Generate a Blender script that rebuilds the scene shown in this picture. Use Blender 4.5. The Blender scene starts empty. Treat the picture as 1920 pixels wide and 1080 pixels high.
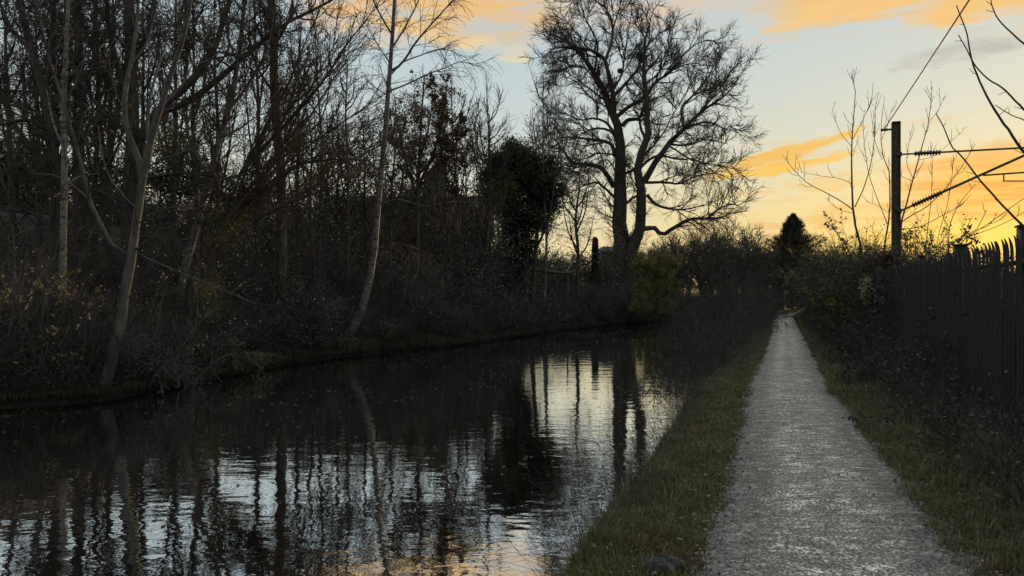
import bpy, math, random
import numpy as np
C = bpy.context.scene.collection
R = math.radians
CAMH = 1.65; F = 1400.0; CX = 960.0; HY = 555.0
rng = np.random.default_rng(11)

# ------------------------------------------------------------------ camera
cam = bpy.data.cameras.new("camera"); co = bpy.data.objects.new("camera", cam); C.objects.link(co)
co.location = (0, 0, CAMH); co.rotation_euler = (R(90), 0, 0)
cam.sensor_width = 36; cam.lens = 36 * F / 1920; cam.shift_y = 15 / 1920
cam.clip_start = 0.05; cam.clip_end = 5000
bpy.context.scene.camera = co

def P(px, py, Y):
    "photo reading (1920 px wide) at distance Y -> place in the scene"
    return np.array([(px - CX) / F * Y, Y, CAMH + (HY - py) / F * Y])

# ------------------------------------------------------------------ lie of the land
def itp(tab):
    t = np.array(tab, float)
    def f(y):
        y = np.asarray(y, float)
        r = np.interp(y, t[:, 0], t[:, 1])
        s0 = (t[1, 1] - t[0, 1]) / (t[1, 0] - t[0, 0]); s1 = (t[-1, 1] - t[-2, 1]) / (t[-1, 0] - t[-2, 0])
        r = np.where(y < t[0, 0], t[0, 1] + (y - t[0, 0]) * s0, r)
        return np.where(y > t[-1, 0], t[-1, 1] + (y - t[-1, 0]) * s1, r)
    return f
PL = itp([(0, -.38), (4.5, 1.19), (8.25, 2.55), (13, 4.13), (17.6, 5.83), (32.5, 11.26), (59, 20.5), (70, 25.3), (82.5, 31.7), (90, 36)])
PR = itp([(0, 1.2), (4.56, 2.81), (5.53, 3.12), (7, 3.60), (9.55, 4.46), (12.7, 5.47), (19.7, 8.04), (32.5, 12.7), (59, 22.3), (70, 26.7), (77, 29.7), (90, 37.5)])
VW = itp([(0, -1.3), (4.55, .36), (8.4, 1.73), (11.3, 2.67), (15, 4.0), (21, 6.2), (32.5, 10.3), (61, 19.9), (82, 29.5), (90, 33)])
LB = itp([(-10, -15), (0, -12.6), (10, -10.2), (13.1, -9.2), (13.9, -7.6), (17.6, -7.0), (21.3, -6.4), (25.5, -4.7), (29.4, -2.1), (37.4, 1.07), (49.6, 6), (56.9, 11), (62, 14.6), (75, 21), (90, 28)])
FX = itp([(0, 2.45), (10.7, 6.3), (51, 20.8), (62, 24.9), (72, 30), (90, 42)])
WZ = -.30
def sm(a, b, x):
    t = np.clip((x - a) / (b - a), 0, 1); return t * t * (3 - 2 * t)
def gz(x, y):
    "ground height"
    x = np.asarray(x, float); y = np.asarray(y, float)
    lb = LB(y); vw = VW(y)
    left = -.2 + .3 * sm(.1, 1.6, lb - x) + .35 * sm(1, 6, lb - x) + 5 * sm(3, 18, lb - 4 - x) * sm(70, 35, y)
    right = np.interp(x - vw, [-.35, -.1, 0, .2], [-.9, -.28, -.05, 0])
    right = right + .12 * sm(0, 1.5, x - PR(y) - .4) * (x > PR(y))
    mid = np.full_like(x + y, -.9)
    return np.where(x < lb, left, np.where(x < vw - .35, mid, right))

# ------------------------------------------------------------------ materials
def mat(name, build, **k):
    m = bpy.data.materials.new(name); m.use_nodes = True
    nt = m.node_tree; b = nt.nodes["Principled BSDF"]; build(nt, b, **k); return m
def N(nt, t, **k):
    n = nt.nodes.new(t)
    for a, v in k.items():
        if a.startswith("i_"):
            n.inputs[int(a[2:]) if a[2:].isdigit() else a[2:]].default_value = v
        else: setattr(n, a, v)
    return n
def ramp(nt, fac, stops):
    r = N(nt, "ShaderNodeValToRGB"); e = r.color_ramp.elements
    while len(e) < len(stops): e.new(.5)
    for el, (p, c) in zip(e, stops): el.position = p; el.color = (*c, 1)
    nt.links.new(fac, r.inputs[0]); return r.outputs[0]
def noise(nt, scale, detail=4, rough=.6, vec=None, stretch=None):
    n = N(nt, "ShaderNodeTexNoise"); n.inputs["Scale"].default_value = scale
    n.inputs["Detail"].default_value = detail; n.inputs["Roughness"].default_value = rough
    if vec is None: vec = N(nt, "ShaderNodeNewGeometry").outputs["Position"]
    if stretch:
        mp = N(nt, "ShaderNodeMapping"); mp.inputs["Scale"].default_value = stretch
        nt.links.new(vec, mp.inputs[0]); vec = mp.outputs[0]
    nt.links.new(vec, n.inputs["Vector"]); return n.outputs["Fac"]
def bump(nt, b, h, strength=.5, dist=.02):
    n = N(nt, "ShaderNodeBump"); n.inputs["Strength"].default_value = strength; n.inputs["Distance"].default_value = dist
    nt.links.new(h, n.inputs["Height"]); nt.links.new(n.outputs[0], b.inputs["Normal"])
def speckle(nt, b, stops, scale=3, rough=.7, spec=.3, det=4, bmp=0, bscale=30, stretch=None):
    nt.links.new(ramp(nt, noise(nt, scale, det, stretch=stretch), stops), b.inputs["Base Color"])
    b.inputs["Roughness"].default_value = rough; b.inputs["Specular IOR Level"].default_value = spec
    if bmp: bump(nt, b, noise(nt, bscale, 4, stretch=stretch), bmp, .02)
def S3(a, b, c): return [(.3, a), (.5, b), (.72, c)]

m_bark = mat("dark_bark", speckle, stops=S3((.026, .023, .019), (.06, .053, .044), (.105, .093, .075)), scale=6, rough=.85, bmp=.8, bscale=14, stretch=(3, 3, .5))
m_twig = mat("twig_bark", speckle, stops=S3((.036, .033, .029), (.072, .065, .056), (.115, .103, .088)), scale=1.2, rough=.8)
m_dktwig = mat("dark_twig", speckle, stops=S3((.008, .007, .006), (.018, .015, .012), (.035, .03, .022)), scale=1.2, rough=.8)  # much darker tone of the twig bark, for the water-edge brambles
m_twigr = mat("reddish_twig_bark", speckle, stops=S3((.025, .019, .013), (.058, .04, .025), (.10, .066, .036)), scale=1.2, rough=.7)
m_pale = mat("pale_smooth_bark", speckle, stops=S3((.028, .027, .023), (.068, .065, .056), (.12, .114, .10)), scale=5, rough=.6, bmp=.3, bscale=25, stretch=(1, 1, .5))
m_palet = mat("pale_twig_bark", speckle, stops=S3((.03, .026, .022), (.05, .044, .037), (.085, .075, .064)), scale=2, rough=.6)
def birch(nt, b):
    c1 = ramp(nt, noise(nt, 4, 4), [(.3, (.06, .055, .05)), (.55, (.14, .132, .12)), (.8, (.22, .21, .195))])
    band = ramp(nt, noise(nt, 3.2, 5, .75, stretch=(1.2, 1.2, 3.2)), [(.52, (1, 1, 1)), (.56, (.1, .09, .08)), (1, (.07, .06, .05))])
    mx = N(nt, "ShaderNodeMix", data_type='RGBA', blend_type='MULTIPLY'); mx.inputs[0].default_value = 1
    nt.links.new(c1, mx.inputs[6]); nt.links.new(band, mx.inputs[7]); nt.links.new(mx.outputs[2], b.inputs["Base Color"])
    b.inputs["Roughness"].default_value = .6; bump(nt, b, noise(nt, 9, 4, stretch=(1, 1, 4)), .4, .02)
m_birch = mat("birch_bark", birch)
def leafm(nt, b, stops, scale=1.3, rough=.45, spec=.4, tr=.25):
    f = noise(nt, scale, 3); f2 = noise(nt, 23, 2)
    ad = N(nt, "ShaderNodeMath", operation='MULTIPLY_ADD'); nt.links.new(f2, ad.inputs[0]); ad.inputs[1].default_value = .55
    sb = N(nt, "ShaderNodeMath", operation='SUBTRACT'); nt.links.new(f, sb.inputs[0]); sb.inputs[1].default_value = .275
    nt.links.new(sb.outputs[0], ad.inputs[2])
    col = ramp(nt, ad.outputs[0], stops); nt.links.new(col, b.inputs["Base Color"])
    b.inputs["Roughness"].default_value = rough; b.inputs["Specular IOR Level"].default_value = spec
    t = N(nt, "ShaderNodeBsdfTranslucent"); nt.links.new(col, t.inputs[0])
    mx = N(nt, "ShaderNodeMixShader"); mx.inputs[0].default_value = tr
    nt.links.new(b.outputs[0], mx.inputs[1]); nt.links.new(t.outputs[0], mx.inputs[2])
    nt.links.new(mx.outputs[0], nt.nodes["Material Output"].inputs[0])
m_ivy = mat("ivy_leaf", leafm, stops=S3((.016, .021, .012), (.034, .041, .021), (.058, .066, .034)), rough=.42)
m_brown = mat("brown_leaf", leafm, stops=S3((.05, .032, .014), (.10, .06, .022), (.17, .10, .035)))
m_rust = mat("russet_leaf", leafm, stops=S3((.04, .024, .012), (.09, .05, .02), (.16, .09, .035)))
m_orange = mat("orange_leaf", leafm, stops=S3((.22, .12, .04), (.42, .27, .11), (.52, .40, .2)), scale=3)
m_cream = mat("pale_yellow_leaf", leafm, stops=S3((.25, .18, .06), (.42, .36, .16), (.5, .46, .28)), scale=3)
m_olive = mat("olive_leaf", leafm, stops=S3((.07, .068, .018), (.125, .12, .03), (.2, .185, .045)))
m_yellow = mat("yellow_green_leaf", leafm, stops=S3((.10, .095, .028), (.185, .175, .05), (.27, .25, .08)))
m_drab = mat("drab_leaf", leafm, stops=S3((.036, .037, .031), (.075, .074, .063), (.13, .127, .115)), rough=.42, spec=.45)
m_conif = mat("conifer_needles", leafm, stops=S3((.02, .02, .01), (.05, .042, .018), (.08, .062, .024)), rough=.6)
m_grass = mat("grass_blades", leafm, stops=[(.22, (.115, .076, .038)), (.38, (.15, .13, .048)), (.55, (.15, .175, .055)), (.76, (.25, .25, .11))], scale=1.6, rough=.5, spec=.2)
m_dry = mat("dry_stem", leafm, stops=S3((.09, .07, .048), (.18, .145, .10), (.30, .25, .19)), scale=2, rough=.6)
m_deadgrass = mat("dead_bank_grass", leafm, stops=S3((.025, .024, .016), (.06, .055, .038), (.12, .11, .08)), scale=1.5, rough=.6, spec=.2)
m_fleck = mat("pale_dry_leaf", leafm, stops=S3((.16, .13, .09), (.32, .29, .23), (.5, .46, .38)), scale=4, rough=.3, spec=.8, tr=.2)
m_litter = mat("leaf_litter", leafm, stops=S3((.035, .022, .014), (.09, .06, .038), (.34, .27, .21)), scale=4, rough=.28, spec=.8, tr=.05)
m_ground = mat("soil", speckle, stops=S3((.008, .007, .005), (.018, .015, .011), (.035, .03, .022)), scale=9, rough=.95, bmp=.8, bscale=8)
m_turf = mat("turf_soil", speckle, stops=S3((.035, .037, .016), (.055, .057, .022), (.08, .08, .035)), scale=7, rough=.95, bmp=.8, bscale=30)

def pathm(nt, b):
    pos = N(nt, "ShaderNodeNewGeometry").outputs["Position"]
    big = noise(nt, .9, 5, .6, pos); fine = noise(nt, 45, 3, .7, pos); st = noise(nt, 130, 2, .5, pos)
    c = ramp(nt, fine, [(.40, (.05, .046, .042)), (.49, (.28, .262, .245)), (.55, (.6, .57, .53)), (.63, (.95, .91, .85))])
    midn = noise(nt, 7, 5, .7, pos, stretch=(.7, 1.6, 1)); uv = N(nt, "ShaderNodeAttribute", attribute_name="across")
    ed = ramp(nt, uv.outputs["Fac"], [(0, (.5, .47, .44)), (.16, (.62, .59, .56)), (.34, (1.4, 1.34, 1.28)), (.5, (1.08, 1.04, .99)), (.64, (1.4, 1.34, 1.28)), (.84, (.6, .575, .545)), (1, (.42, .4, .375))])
    g = ramp(nt, midn, [(.36, (.42, .41, .40)), (.5, (.92, .90, .88)), (.59, (1.7, 1.64, 1.56)), (.66, (2.6, 2.5, 2.3))])  # brightest stops paint specular highlights into the gravel colour
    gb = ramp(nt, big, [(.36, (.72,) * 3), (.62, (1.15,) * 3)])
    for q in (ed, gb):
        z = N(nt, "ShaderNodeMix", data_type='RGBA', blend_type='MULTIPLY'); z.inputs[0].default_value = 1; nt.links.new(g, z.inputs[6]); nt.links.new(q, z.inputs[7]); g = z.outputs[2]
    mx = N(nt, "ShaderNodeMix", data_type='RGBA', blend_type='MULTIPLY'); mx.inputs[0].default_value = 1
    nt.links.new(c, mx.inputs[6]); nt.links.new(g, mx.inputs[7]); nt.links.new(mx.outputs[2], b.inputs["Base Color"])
    nt.links.new(ramp(nt, big, [(.35, (.36,) * 3), (.65, (.62,) * 3)]), b.inputs["Roughness"])
    b.inputs["Specular IOR Level"].default_value = .8
    a = N(nt, "ShaderNodeMath", operation='MULTIPLY_ADD'); nt.links.new(st, a.inputs[0]); a.inputs[1].default_value = .5
    nt.links.new(fine, a.inputs[2]); bump(nt, b, a.outputs[0], 1.0, .03)
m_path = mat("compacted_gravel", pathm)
m_stone = mat("gravel_stones", speckle, stops=S3((.08, .075, .07), (.22, .21, .2), (.45, .43, .4)), scale=18, rough=.5, spec=.6)
m_rock = mat("dark_rock", speckle, stops=S3((.012, .012, .011), (.04, .042, .036), (.16, .16, .15)), scale=14, rough=.55, bmp=.6, bscale=30)
m_steel = mat("painted_steel", speckle, stops=S3((.011, .011, .0105), (.019, .019, .0175), (.04, .036, .028)), scale=14, rough=.5, spec=.5, bmp=.1)
m_mast = mat("weathered_mast_steel", speckle, stops=S3((.05, .038, .028), (.095, .072, .052), (.15, .11, .08)), scale=7, rough=.6, bmp=.2)
m_tube = mat("galvanised_tube", speckle, stops=S3((.05, .045, .04), (.08, .07, .06), (.11, .10, .09)), scale=9, rough=.5)
m_insul = mat("brown_porcelain", speckle, stops=S3((.03, .014, .008), (.05, .024, .014), (.07, .035, .02)), scale=5, rough=.25, spec=.6)
m_brick = mat("dark_brick", speckle, stops=S3((.03, .022, .018), (.05, .036, .028), (.08, .055, .042)), scale=3, rough=.9, bmp=.3)
m_slate = mat("roof_slate", speckle, stops=S3((.03, .03, .03), (.05, .05, .05), (.07, .07, .068)), scale=4, rough=.8)
m_render = mat("pale_render", speckle, stops=S3((.12, .11, .1), (.2, .19, .18), (.26, .25, .24)), scale=2, rough=.9)
def glassm(nt, b):
    b.inputs["Base Color"].default_value = (.01, .012, .014, 1); b.inputs["Roughness"].default_value = .1
m_glass = mat("dark_window_glass", glassm)
m_wood = mat("weathered_timber", speckle, stops=S3((.05, .04, .03), (.10, .085, .07), (.2, .18, .155)), scale=6, rough=.85, stretch=(4, 4, .6))
m_whitep = mat("pale_painted_post", speckle, stops=S3((.22, .21, .2), (.32, .31, .3), (.4, .39, .37)), scale=6, rough=.7)

def waterm(nt, b):
    pos = N(nt, "ShaderNodeNewGeometry").outputs["Position"]
    mp = N(nt, "ShaderNodeMapping"); mp.inputs["Rotation"].default_value = (0, 0, R(8)); mp.inputs["Scale"].default_value = (.75, 1.5, 1)
    nt.links.new(pos, mp.inputs[0])
    n1 = noise(nt, 5.5, 2, .5, mp.outputs[0]); n2 = noise(nt, 1.7, 2, .5, mp.outputs[0]); n3 = noise(nt, .16, 3, .5, pos)
    amp = ramp(nt, n3, [(.36, (.25,) * 3), (.6, (1,) * 3)])
    mu = N(nt, "ShaderNodeMath", operation='MULTIPLY'); nt.links.new(n1, mu.inputs[0]); nt.links.new(amp, mu.inputs[1])
    a = N(nt, "ShaderNodeMath", operation='MULTIPLY_ADD'); nt.links.new(n2, a.inputs[0]); a.inputs[1].default_value = 2.2; nt.links.new(mu.outputs[0], a.inputs[2])
    n4 = noise(nt, 15, 2, .5, pos); a0 = a; a = N(nt, "ShaderNodeMath", operation='MULTIPLY_ADD'); nt.links.new(n4, a.inputs[0]); a.inputs[1].default_value = .13; nt.links.new(a0.outputs[0], a.inputs[2])
    bp = N(nt, "ShaderNodeBump"); bp.inputs["Strength"].default_value = 1; bp.inputs["Distance"].default_value = .0023
    nt.links.new(a.outputs[0], bp.inputs["Height"])
    gl = N(nt, "ShaderNodeBsdfGlossy"); gl.inputs["Roughness"].default_value = .0; gl.inputs["Color"].default_value = (.92, .93, .95, 1)
    di = N(nt, "ShaderNodeBsdfDiffuse"); di.inputs["Color"].default_value = (.008, .009, .007, 1)
    fr = N(nt, "ShaderNodeFresnel"); fr.inputs["IOR"].default_value = 2.6
    nt.links.new(bp.outputs[0], gl.inputs["Normal"]); nt.links.new(bp.outputs[0], fr.inputs["Normal"])
    mx = N(nt, "ShaderNodeMixShader"); fa = N(nt, "ShaderNodeMath", operation="MULTIPLY_ADD"); fa.use_clamp = True; nt.links.new(fr.outputs[0], fa.inputs[0]); fa.inputs[1].default_value = .42; fa.inputs[2].default_value = .68
    nt.links.new(fa.outputs[0], mx.inputs[0])
    nt.links.new(di.outputs[0], mx.inputs[1]); nt.links.new(gl.outputs[0], mx.inputs[2])
    nt.links.new(mx.outputs[0], nt.nodes["Material Output"].inputs[0])
m_water = mat("canal_water", waterm)

# ------------------------------------------------------------------ geometry helpers
def unit(v): return v / np.maximum(np.linalg.norm(v, axis=-1, keepdims=True), 1e-9)
class Geo:
    def __init__(s): s.v = []; s.f = []; s.n = 0; s.smooth = False
    def raw(s, v, f):
        v = np.asarray(v, float).reshape(-1, 3); f = np.asarray(f)
        s.f.append(f + s.n); s.v.append(v); s.n += len(v)
    def tubes(s, pts, rad, S=3):
        pts = np.asarray(pts, float); rad = np.asarray(rad, float)
        if len(pts) == 0: return
        n, p = pts.shape[:2]
        t = np.gradient(pts, axis=1); t = unit(t)
        ref = np.zeros((n, 1, 3)); ax = np.abs(pts[:, -1] - pts[:, 0]).argmin(1); ref[np.arange(n), 0, ax] = 1
        a = unit(np.cross(t, np.broadcast_to(ref, t.shape))); b = np.cross(t, a)
        th = np.arange(S) * 2 * np.pi / S
        v = pts[:, :, None] + rad[:, :, None, None] * (a[:, :, None] * np.cos(th)[:, None] + b[:, :, None] * np.sin(th)[:, None])
        i = (np.arange(n)[:, None, None] * p + np.arange(p - 1)[None, :, None]) * S; j = np.arange(S)[None, None]; k = (j + 1) % S
        f = np.stack([i + j, i + k, i + k + S, i + j + S], -1).reshape(-1, 4)
        s.raw(v, f)
    def tube(s, pts, rad, S=8): s.tubes([pts], [np.broadcast_to(rad, (len(pts),))], S)
    def leaves(s, pos, L, W=None, r=rng, droop=0., flat=0.):
        n = len(pos)
        if not n: return
        L = np.broadcast_to(L, (n,)) * r.uniform(.6, 1.3, n); W = L * .6 if W is None else np.broadcast_to(W, (n,))
        a = r.normal(size=(n, 3)); a[:, 2] = a[:, 2] * (1 - flat) - droop; a = unit(a)
        b = r.normal(size=(n, 3)); b[:, 2] *= (1 - flat); b = unit(np.cross(a, np.cross(b, a))); c = np.cross(a, b)
        m = pos + a * (L * .5)[:, None]
        q = np.stack([pos, m + b * (W * .5)[:, None] + c * (L * .1)[:, None], pos + a * L[:, None], m - b * (W * .5)[:, None] + c * (L * .1)[:, None]], 1)
        s.raw(q, np.arange(n * 4).reshape(-1, 4))
    def box(s, c, d, ang=0, tilt=None):
        c = np.array(c, float); x, y, z = np.array(d) / 2
        v = np.array([[i * x, j * y, k * z] for k in (-1, 1) for j in (-1, 1) for i in (-1, 1)])
        ca, sa = math.cos(ang), math.sin(ang); v[:, :2] = np.stack([v[:, 0] * ca - v[:, 1] * sa, v[:, 0] * sa + v[:, 1] * ca], 1)
        s.raw(v + c, [[0, 2, 3, 1], [4, 5, 7, 6], [0, 1, 5, 4], [2, 6, 7, 3], [0, 4, 6, 2], [1, 3, 7, 5]])
    def prism(s, poly, z0, z1, org=(0, 0, 0), ang=0):
        "vertical extrusion of a 2d outline (counter-clockwise), quads + fan"
        p = np.array(poly, float); n = len(p); ca, sa = math.cos(ang), math.sin(ang)
        q = np.stack([p[:, 0] * ca - p[:, 1] * sa, p[:, 0] * sa + p[:, 1] * ca], 1) + np.array(org[:2])
        v = np.concatenate([np.c_[q, np.full(n, z0)], np.c_[q, np.full(n, z1)]])
        s.raw(v, [[i, (i + 1) % n, (i + 1) % n + n, i + n] for i in range(n)])
    def build(s, name, m, parent=None, org=(0, 0, 0), smooth=False):
        v = np.concatenate(s.v) - np.array(org, float)
        nl = sum(f.size for f in s.f); npoly = sum(len(f) for f in s.f)
        me = bpy.data.meshes.new(name); me.vertices.add(len(v)); me.vertices.foreach_set("co", v.astype(np.float32).ravel())
        me.loops.add(nl); me.loops.foreach_set("vertex_index", np.concatenate([f.ravel() for f in s.f]).astype(np.int32))
        tot = np.concatenate([np.full(len(f), f.shape[1]) for f in s.f]); st = np.concatenate([[0], np.cumsum(tot)[:-1]])
        me.polygons.add(npoly); me.polygons.foreach_set("loop_start", st.astype(np.int32)); me.polygons.foreach_set("loop_total", tot.astype(np.int32))
        if smooth: me.polygons.foreach_set("use_smooth", np.ones(npoly, bool))
        me.update(calc_edges=True); me.materials.append(m)
        o = bpy.data.objects.new(name, me); C.objects.link(o)
        if parent is not None: o.parent = parent
        else: o.location = org
        return o
def tag(o, label=None, cat=None, group=None, kind=None):
    for k, v in (("label", label), ("category", cat), ("group", group), ("kind", kind)):
        if v: o[k] = v
    return o
def thing(name, label, cat, loc, group=None):
    o = bpy.data.objects.new(name, None); C.objects.link(o); o.location = loc; o.empty_display_size = .2
    return tag(o, label, cat, group)
def copy_thing(o, loc, rz, sc, label, group=None):
    c = o.copy(); C.objects.link(c); c.location = loc; c.rotation_euler = (0, 0, rz); c.scale = sc
    tag(c, label, None, group)
    for ch in o.children:
        d = ch.copy(); C.objects.link(d); d.parent = c
    return c

def cr(pts, n, per_seg=False):
    "smooth resample of a polyline (k,D) to n points"
    p = np.asarray(pts, float); k = len(p)
    if k == 2: u = np.linspace(0, 1, n)[:, None]; return p[0] * (1 - u) + p[1] * u
    e = np.concatenate([[2 * p[0] - p[1]], p, [2 * p[-1] - p[-2]]])
    d = np.concatenate([[0], np.cumsum(np.linalg.norm(np.diff(p, axis=0), axis=1))]); u = np.interp(np.linspace(0, d[-1], n), d, np.arange(k))
    i = np.minimum(u.astype(int), k - 2); t = (u - i)[:, None]
    a, b, c, q = e[i], e[i + 1], e[i + 2], e[i + 3]
    return .5 * (2 * b + (c - a) * t + (2 * a - 5 * b + 4 * c - q) * t * t + (3 * b - a - 3 * c + q) * t ** 3)

def sprout(pp, pr, den, length, ang, p, up, wig, rr=.5, tip=.003, tmin=.1, r=rng, bias=(0, 0, 0), rmax=9, tshrink=.5):
    "children of all branches of one level at once"
    n, q = pp.shape[:2]
    L = np.linalg.norm(np.diff(pp, axis=1), axis=2).sum(1)
    k = np.floor(L * den * (1 - tmin) + r.random(n)).astype(int)
    idx = np.repeat(np.arange(n), k); m = len(idx)
    if m == 0: return np.zeros((0, p, 3)), np.zeros((0, p))
    t = tmin + (1 - tmin) * r.random(m) ** .8; u = t * (q - 1); i = np.minimum(u.astype(int), q - 2); w = (u - i)[:, None]
    a, b = pp[idx, i], pp[idx, i + 1]; pos = a * (1 - w) + b * w; T = unit(b - a)
    r0 = (pr[idx, i] * (1 - w[:, 0]) + pr[idx, i + 1] * w[:, 0])
    x = unit(np.cross(T, r.normal(size=(m, 3))))
    an = R(1) * r.normal(ang, ang * .22, m)
    d = unit(T * np.cos(an)[:, None] + x * np.sin(an)[:, None] + np.array(bias))
    ln = r.uniform(length[0], length[1], m) * (1 - tshrink * t)
    rb = np.minimum(np.minimum(r0 * rr + tip, ln * .03 + tip), rmax)
    pts = np.empty((m, p, 3)); pts[:, 0] = pos
    st = (ln / (p - 1))[:, None]
    for j in range(1, p):
        d = unit(d + r.normal(size=(m, 3)) * wig + np.array([0, 0, up])); pts[:, j] = pts[:, j - 1] + d * st
    s = np.linspace(0, 1, p)[None]
    return pts, tip + (rb[:, None] - tip) * (1 - s) ** .9

def limbs_from(spec, Y0, Q=14, seed=0):
    "limbs read off the photo: (points, r0, r1, depth change to the tip)"
    r = np.random.default_rng(seed); known = []; out = []; rad = []
    for pts, r0, r1, dy in spec:
        a = cr(np.array(pts, float), Q)
        d0 = 0.
        if known:
            K = np.concatenate(known); j = np.linalg.norm(K[:, :2] - a[0], axis=1).argmin(); d0 = K[j, 2]
        s = np.linspace(0, 1, Q)
        dep = d0 + dy * s ** 1.2
        known.append(np.c_[a, dep])
        Yv = Y0 + dep
        out.append(np.stack([(a[:, 0] - CX) / F * Yv, Yv, CAMH + (HY - a[:, 1]) / F * Yv], 1))
        rad.append(r0 + (r1 - r0) * s)
    out = np.array(out); rad = np.array(rad)
    jit = r.normal(size=out.shape) * rad[:, :, None] * .12; jit[:, 0] = 0
    return out + jit, rad

def tree(name, label, cat, spec, Y0, levels, mb, mt, seed=1, leaves=None, group=None, flare=1.5, trunks=1, extra=None, Q=14, crown="crown"):
    r = np.random.default_rng(seed)
    lp, lr = limbs_from(spec, Y0, Q, seed)
    for i in range(trunks):
        b = lp[i, 0]; g = float(gz(b[0], b[1])); lp[i, 0, 2] = min(b[2], g - .08)
        s = np.arange(Q); lr[i] = lr[i] * (1 + (flare - 1) * np.exp(-s * 1.6))
    base = lp[0, 0].copy(); base[2] = float(gz(base[0], base[1]))
    root = thing(name, label, cat, base, group)
    g = Geo(); g.tubes(lp, lr, 10); g.build("trunk", mb, root, base, True)
    g = Geo(); cur = (lp, lr); last = None
    for i, lv in enumerate(levels):
        lv = dict(lv); S = lv.pop("S", 3); src = cur
        lv.setdefault("r", r)
        c = sprout(src[0], src[1], **lv)
        g.tubes(c[0], c[1], S); last = c
        cur = c
    if g.n: g.build(crown, mt, root, base)
    if leaves:
        for lf in (leaves if isinstance(leaves, list) else [leaves]):
            g = Geo(); src = last[0]; n = lf["n"]
            if "blobs" in lf:
                pos = blob_pts(lf["blobs"], n, r, lf.get("cl", 60), lf.get("sp", .35))
            else:
                i = r.integers(0, len(src), n * 3)
                j = r.integers(1, src.shape[1], n * 3); pos = src[i, j]
                if "zmax" in lf: pos = pos[pos[:, 2] < lf["zmax"]]
                if "box" in lf:
                    x0, y0, x1, y1 = lf["box"]; px = CX + pos[:, 0] / pos[:, 1] * F; py = HY - (pos[:, 2] - CAMH) / pos[:, 1] * F
                    pos = pos[(px > x0) & (px < x1) & (py > y0) & (py < y1)]
                if lf.get("clump"):
                    pos = pos[np.sin(pos[:, 0] * 2.1 + 1) + np.sin(pos[:, 1] * 1.7) + np.sin(pos[:, 2] * 2.7 + pos[:, 0]) > lf["clump"]]
                pos = pos[:n] + r.normal(size=(len(pos[:n]), 3)) * .03
            g.leaves(pos, lf["L"], r=r, droop=lf.get("droop", .3)); 
            if g.n: g.build("foliage", lf["m"], root, base)
    if extra: extra(root, base, r)
    return root
def blob_pts(blobs, n, r, cl=60, sp=.35):
    "points gathered in clumps near the surface of and inside ellipsoids (centre, radii)"
    w = np.array([b[1][0] * b[1][1] * b[1][2] for b in blobs], float) ** .7; w /= w.sum(); out = []
    for (c, rd), k in zip(blobs, w):
        kc = max(int(cl * k), 3); d = unit(r.normal(size=(kc, 3))) * (r.uniform(.3, 1.0, (kc, 1)) ** .6)
        ph = r.uniform(0, 6, 3); d = d * (1 + .3 * np.sin(4.3 * d[:, :1] + 3.1 * d[:, 2:] + ph[0]) * np.sin(5.2 * d[:, 2:] + ph[1])) * np.where(r.random((kc, 1)) < .12, 1.22, 1)
        cen = np.array(c) + d * np.array(rd)
        m = int(n * k); i = r.integers(0, kc, m); s = r.uniform(.5, 1.3, kc)[i][:, None] * sp
        out.append(cen[i] + r.normal(size=(m, 3)) * s)
    return np.concatenate(out)

# ------------------------------------------------------------------ ground, water, path
def loft(rows, cols, zf, name, m, kind="structure", smooth=True):
    X = np.stack([np.asarray(c(rows), float) * np.ones(len(rows)) for c in cols], 1); Y = np.repeat(rows[:, None], len(cols), 1)
    Z = zf(X, Y); v = np.stack([X, Y, Z], -1).reshape(-1, 3); n, k = X.shape
    i = (np.arange(n - 1)[:, None] * k + np.arange(k - 1)[None]).ravel()
    g = Geo(); g.raw(v, np.stack([i, i + 1, i + k + 1, i + k], 1)); o = g.build(name, m, None, (0, 0, 0), smooth)
    return tag(o, kind=kind)
rows = np.concatenate([[-60, -20, -10, -5], np.arange(-2, 20, .4), np.arange(20, 92, 1.5), [100, 130, 200, 400, 900, 2000]])
def off(f, d): return lambda y: f(y) + d
gcols = [lambda y: LB(y) - 1500, lambda y: LB(y) - 400, lambda y: LB(y) - 120, off(LB, -50), off(LB, -30)] + [off(LB, -d) for d in (25, 22, 19, 16, 13, 10, 8, 6, 4.5, 3.2, 2.2, 1.4, .8, .35, .12)] + \
    [off(LB, .04), off(LB, .5), off(VW, -.6), off(VW, -.35), off(VW, -.1), VW, off(VW, .2)] + [(lambda t: (lambda y: (VW(y) + .2) * (1 - t) + PL(y) * t))(t) for t in (.33, .66, 1)] + \
    [PR, off(PR, .4), off(PR, .8)] + [off(FX, d) for d in (0, .6, 1.5, 3, 6, 12, 25, 50, 120, 400, 1500)]
def gzn(x, y):
    z = gz(x, y)
    nz = .05 * np.sin(x * 2.3 + y * 1.1) * np.sin(y * 1.9 - x * .7) + .03 * np.sin(x * 5.1) * np.sin(y * 4.3)
    return z + nz * ((x < LB(y) - .3) | (x > PR(y) + .7))
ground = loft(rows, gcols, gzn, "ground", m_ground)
wr = np.concatenate([[-60, -20], np.arange(-10, 92, 2.), [100, 130]])
loft(wr, [off(LB, -.08), (lambda y: (LB(y) + VW(y)) / 2), off(VW, .02)], lambda x, y: x * 0 + WZ, "water", m_water)
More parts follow.
